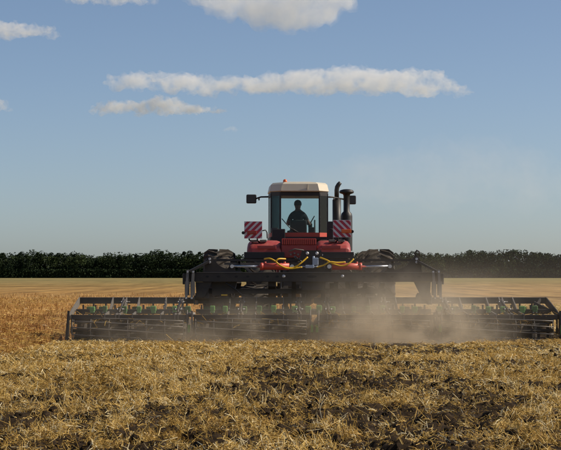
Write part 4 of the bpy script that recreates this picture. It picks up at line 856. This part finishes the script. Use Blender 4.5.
# ------------------------------------------------------------------ clouds
def cloud(px0, px1, pyt, pyb, Y, label, seed, nl, dens, shape, base=lambda u: 0.0):
    """lumpy closed body of fog: many merged puffs, flat bottom"""
    g = random.Random(seed); k = Y / 1904; X0 = (px0 - 280.5) * k; X1 = (px1 - 280.5) * k; Zb = CAM_H + (275 - pyb) * k; H = (pyb - pyt) * k; Wd = X1 - X0
    bm = bmesh.new()
    for i in range(nl):
        u = (i + g.random()) / nl; h = H * shape(u); r = max(4, h * (0.20 + 0.30 * g.random()))
        x = X0 + r + u * (Wd - 2 * r); y = Y + g.uniform(-1, 1) * H * 0.8; z = Zb + base(u) * H + r * 0.55 + max(0, h - 1.55 * r) * g.random() ** 0.8
        t = bmesh.ops.create_icosphere(bm, subdivisions=2, radius=r, matrix=Matrix.Translation((x, y, z)) @ Matrix.Diagonal((1.5 + 0.6 * g.random(), 1.3, 0.85, 1)))
    me = bpy.data.meshes.new('cloud'); bm.to_mesh(me); bm.free(); c = Vector(((X0 + X1) / 2, Y, Zb)); me.transform(Matrix.Translation(-c))
    o = link('cloud', me, None, None, c)
    rm = o.modifiers.new('r', 'REMESH'); rm.mode = 'VOXEL'; rm.voxel_size = max(1.6, H / 26)
    for sz, st in ((H * 0.55, H * 0.42), (H * 0.20, H * 0.34), (H * 0.08, H * 0.17)):
        tx = bpy.data.textures.new('puff', 'CLOUDS'); tx.noise_scale = sz; tx.noise_depth = 3
        ds = o.modifiers.new('d', 'DISPLACE'); ds.texture = tx; ds.strength = st; ds.mid_level = 0.53; ds.texture_coords = 'GLOBAL'
    r2 = o.modifiers.new('r2', 'REMESH'); r2.mode = 'VOXEL'; r2.voxel_size = max(1.6, H / 27); r2.use_smooth_shade = True
    dg = bpy.context.evaluated_depsgraph_get(); me2 = bpy.data.meshes.new_from_object(o.evaluated_get(dg)); o.modifiers.clear(); o.data = me2; me2.name = 'cloud'; me2.materials.clear()
    bm = bmesh.new(); bm.from_mesh(me2); seen = set(); drop = []       # loose scraps fall away
    for v in bm.verts:
        if v in seen: continue
        st_ = [v]; isl = []; seen.add(v)
        while st_:
            q = st_.pop(); isl.append(q)
            for ed in q.link_edges:
                w_ = ed.other_vert(q)
                if w_ not in seen: seen.add(w_); st_.append(w_)
        if len(isl) < 0.12 * len(bm.verts): drop += isl
    bmesh.ops.delete(bm, geom=drop, context='VERTS'); bm.to_mesh(me2); bm.free()
    mt = bpy.data.materials.new('cloud'); mt.use_nodes = True; nt = mt.node_tree.nodes; lk = mt.node_tree.links; nt.remove(nt['Principled BSDF'])
    pv = N(nt, 'ShaderNodeVolumePrincipled'); pv.inputs['Color'].default_value = (0.985, 0.995, 1.0, 1); pv.inputs['Anisotropy'].default_value = 0.25
    geo = N(nt, 'ShaderNodeNewGeometry'); nz = N(nt, 'ShaderNodeTexNoise'); nz.inputs['Scale'].default_value = 2.6 / H; nz.inputs['Detail'].default_value = 6; nz.inputs['Roughness'].default_value = 0.62; lk.new(geo.outputs['Position'], nz.inputs['Vector'])
    mr = N(nt, 'ShaderNodeMapRange'); mr.inputs[1].default_value = 0.40; mr.inputs[2].default_value = 0.69; mr.inputs[3].default_value = 0.0; mr.inputs[4].default_value = dens; lk.new(nz.outputs['Fac'], mr.inputs[0]); lk.new(mr.outputs[0], pv.inputs['Density'])
    lk.new(pv.outputs[0], nt['Material Output'].inputs['Volume']); me2.materials.append(mt)
    return tag(o, label, 'cloud', 'white clouds in the sky')
def sh_long(u): return (0.56 + 0.14 * math.sin(u * 9)) if u < 0.32 else (0.62 + 0.36 * math.sin((u - 0.32) / 0.68 * math.pi) ** 0.8 if u < 0.9 else 0.45 * (1 - u) / 0.1 + 0.12)
def sh_hump(u): return 0.35 + 0.65 * math.sin(min(1, u * 1.15) * math.pi) ** 0.7 * (0.8 + 0.2 * math.sin(u * 14))
def sh_top(u): return 0.5 + 0.5 * u
cloud(104, 486, 63, 94, 4200, 'long flat white cloud stretching across the middle of the sky', 11, 120, 0.036, sh_long, lambda u: 0.16 * max(0, 1 - u / 0.35))
cloud(88, 226, 93, 114, 4200, 'small flat cloud just under the long white cloud', 12, 60, 0.06, sh_hump)
cloud(184, 342, -30, 26, 3600, 'large grey-white cloud cut off by the top edge of the photo', 13, 70, 0.020, sh_top, lambda u: 0.42 * max(0, 1 - u / 0.5) + 0.12 * max(0, u - 0.7) / 0.3)
cloud(-34, 60, 14, 37, 4000, 'white cloud entering at the upper left edge', 14, 36, 0.040, lambda u: 1.0 - 0.5 * u)
cloud(62, 164, -16, 5, 3800, 'thin strip of cloud at the very top beside the large cloud', 15, 28, 0.030, sh_hump)
cloud(-22, 13, 95, 112, 4300, 'faint cloud scrap at the left edge below the other clouds', 16, 16, 0.022, sh_hump)
cloud(222, 240, 124, 131, 4600, 'tiny faint cloud wisp below the middle of the long cloud', 17, 10, 0.02, sh_hump)
cloud(300, 600, 128, 205, 9000, 'faint pale veil of thin cloud low in the sky right of the tractor', 21, 60, 0.0006, lambda u: 0.5 + 0.5 * math.sin(u * 3.1))
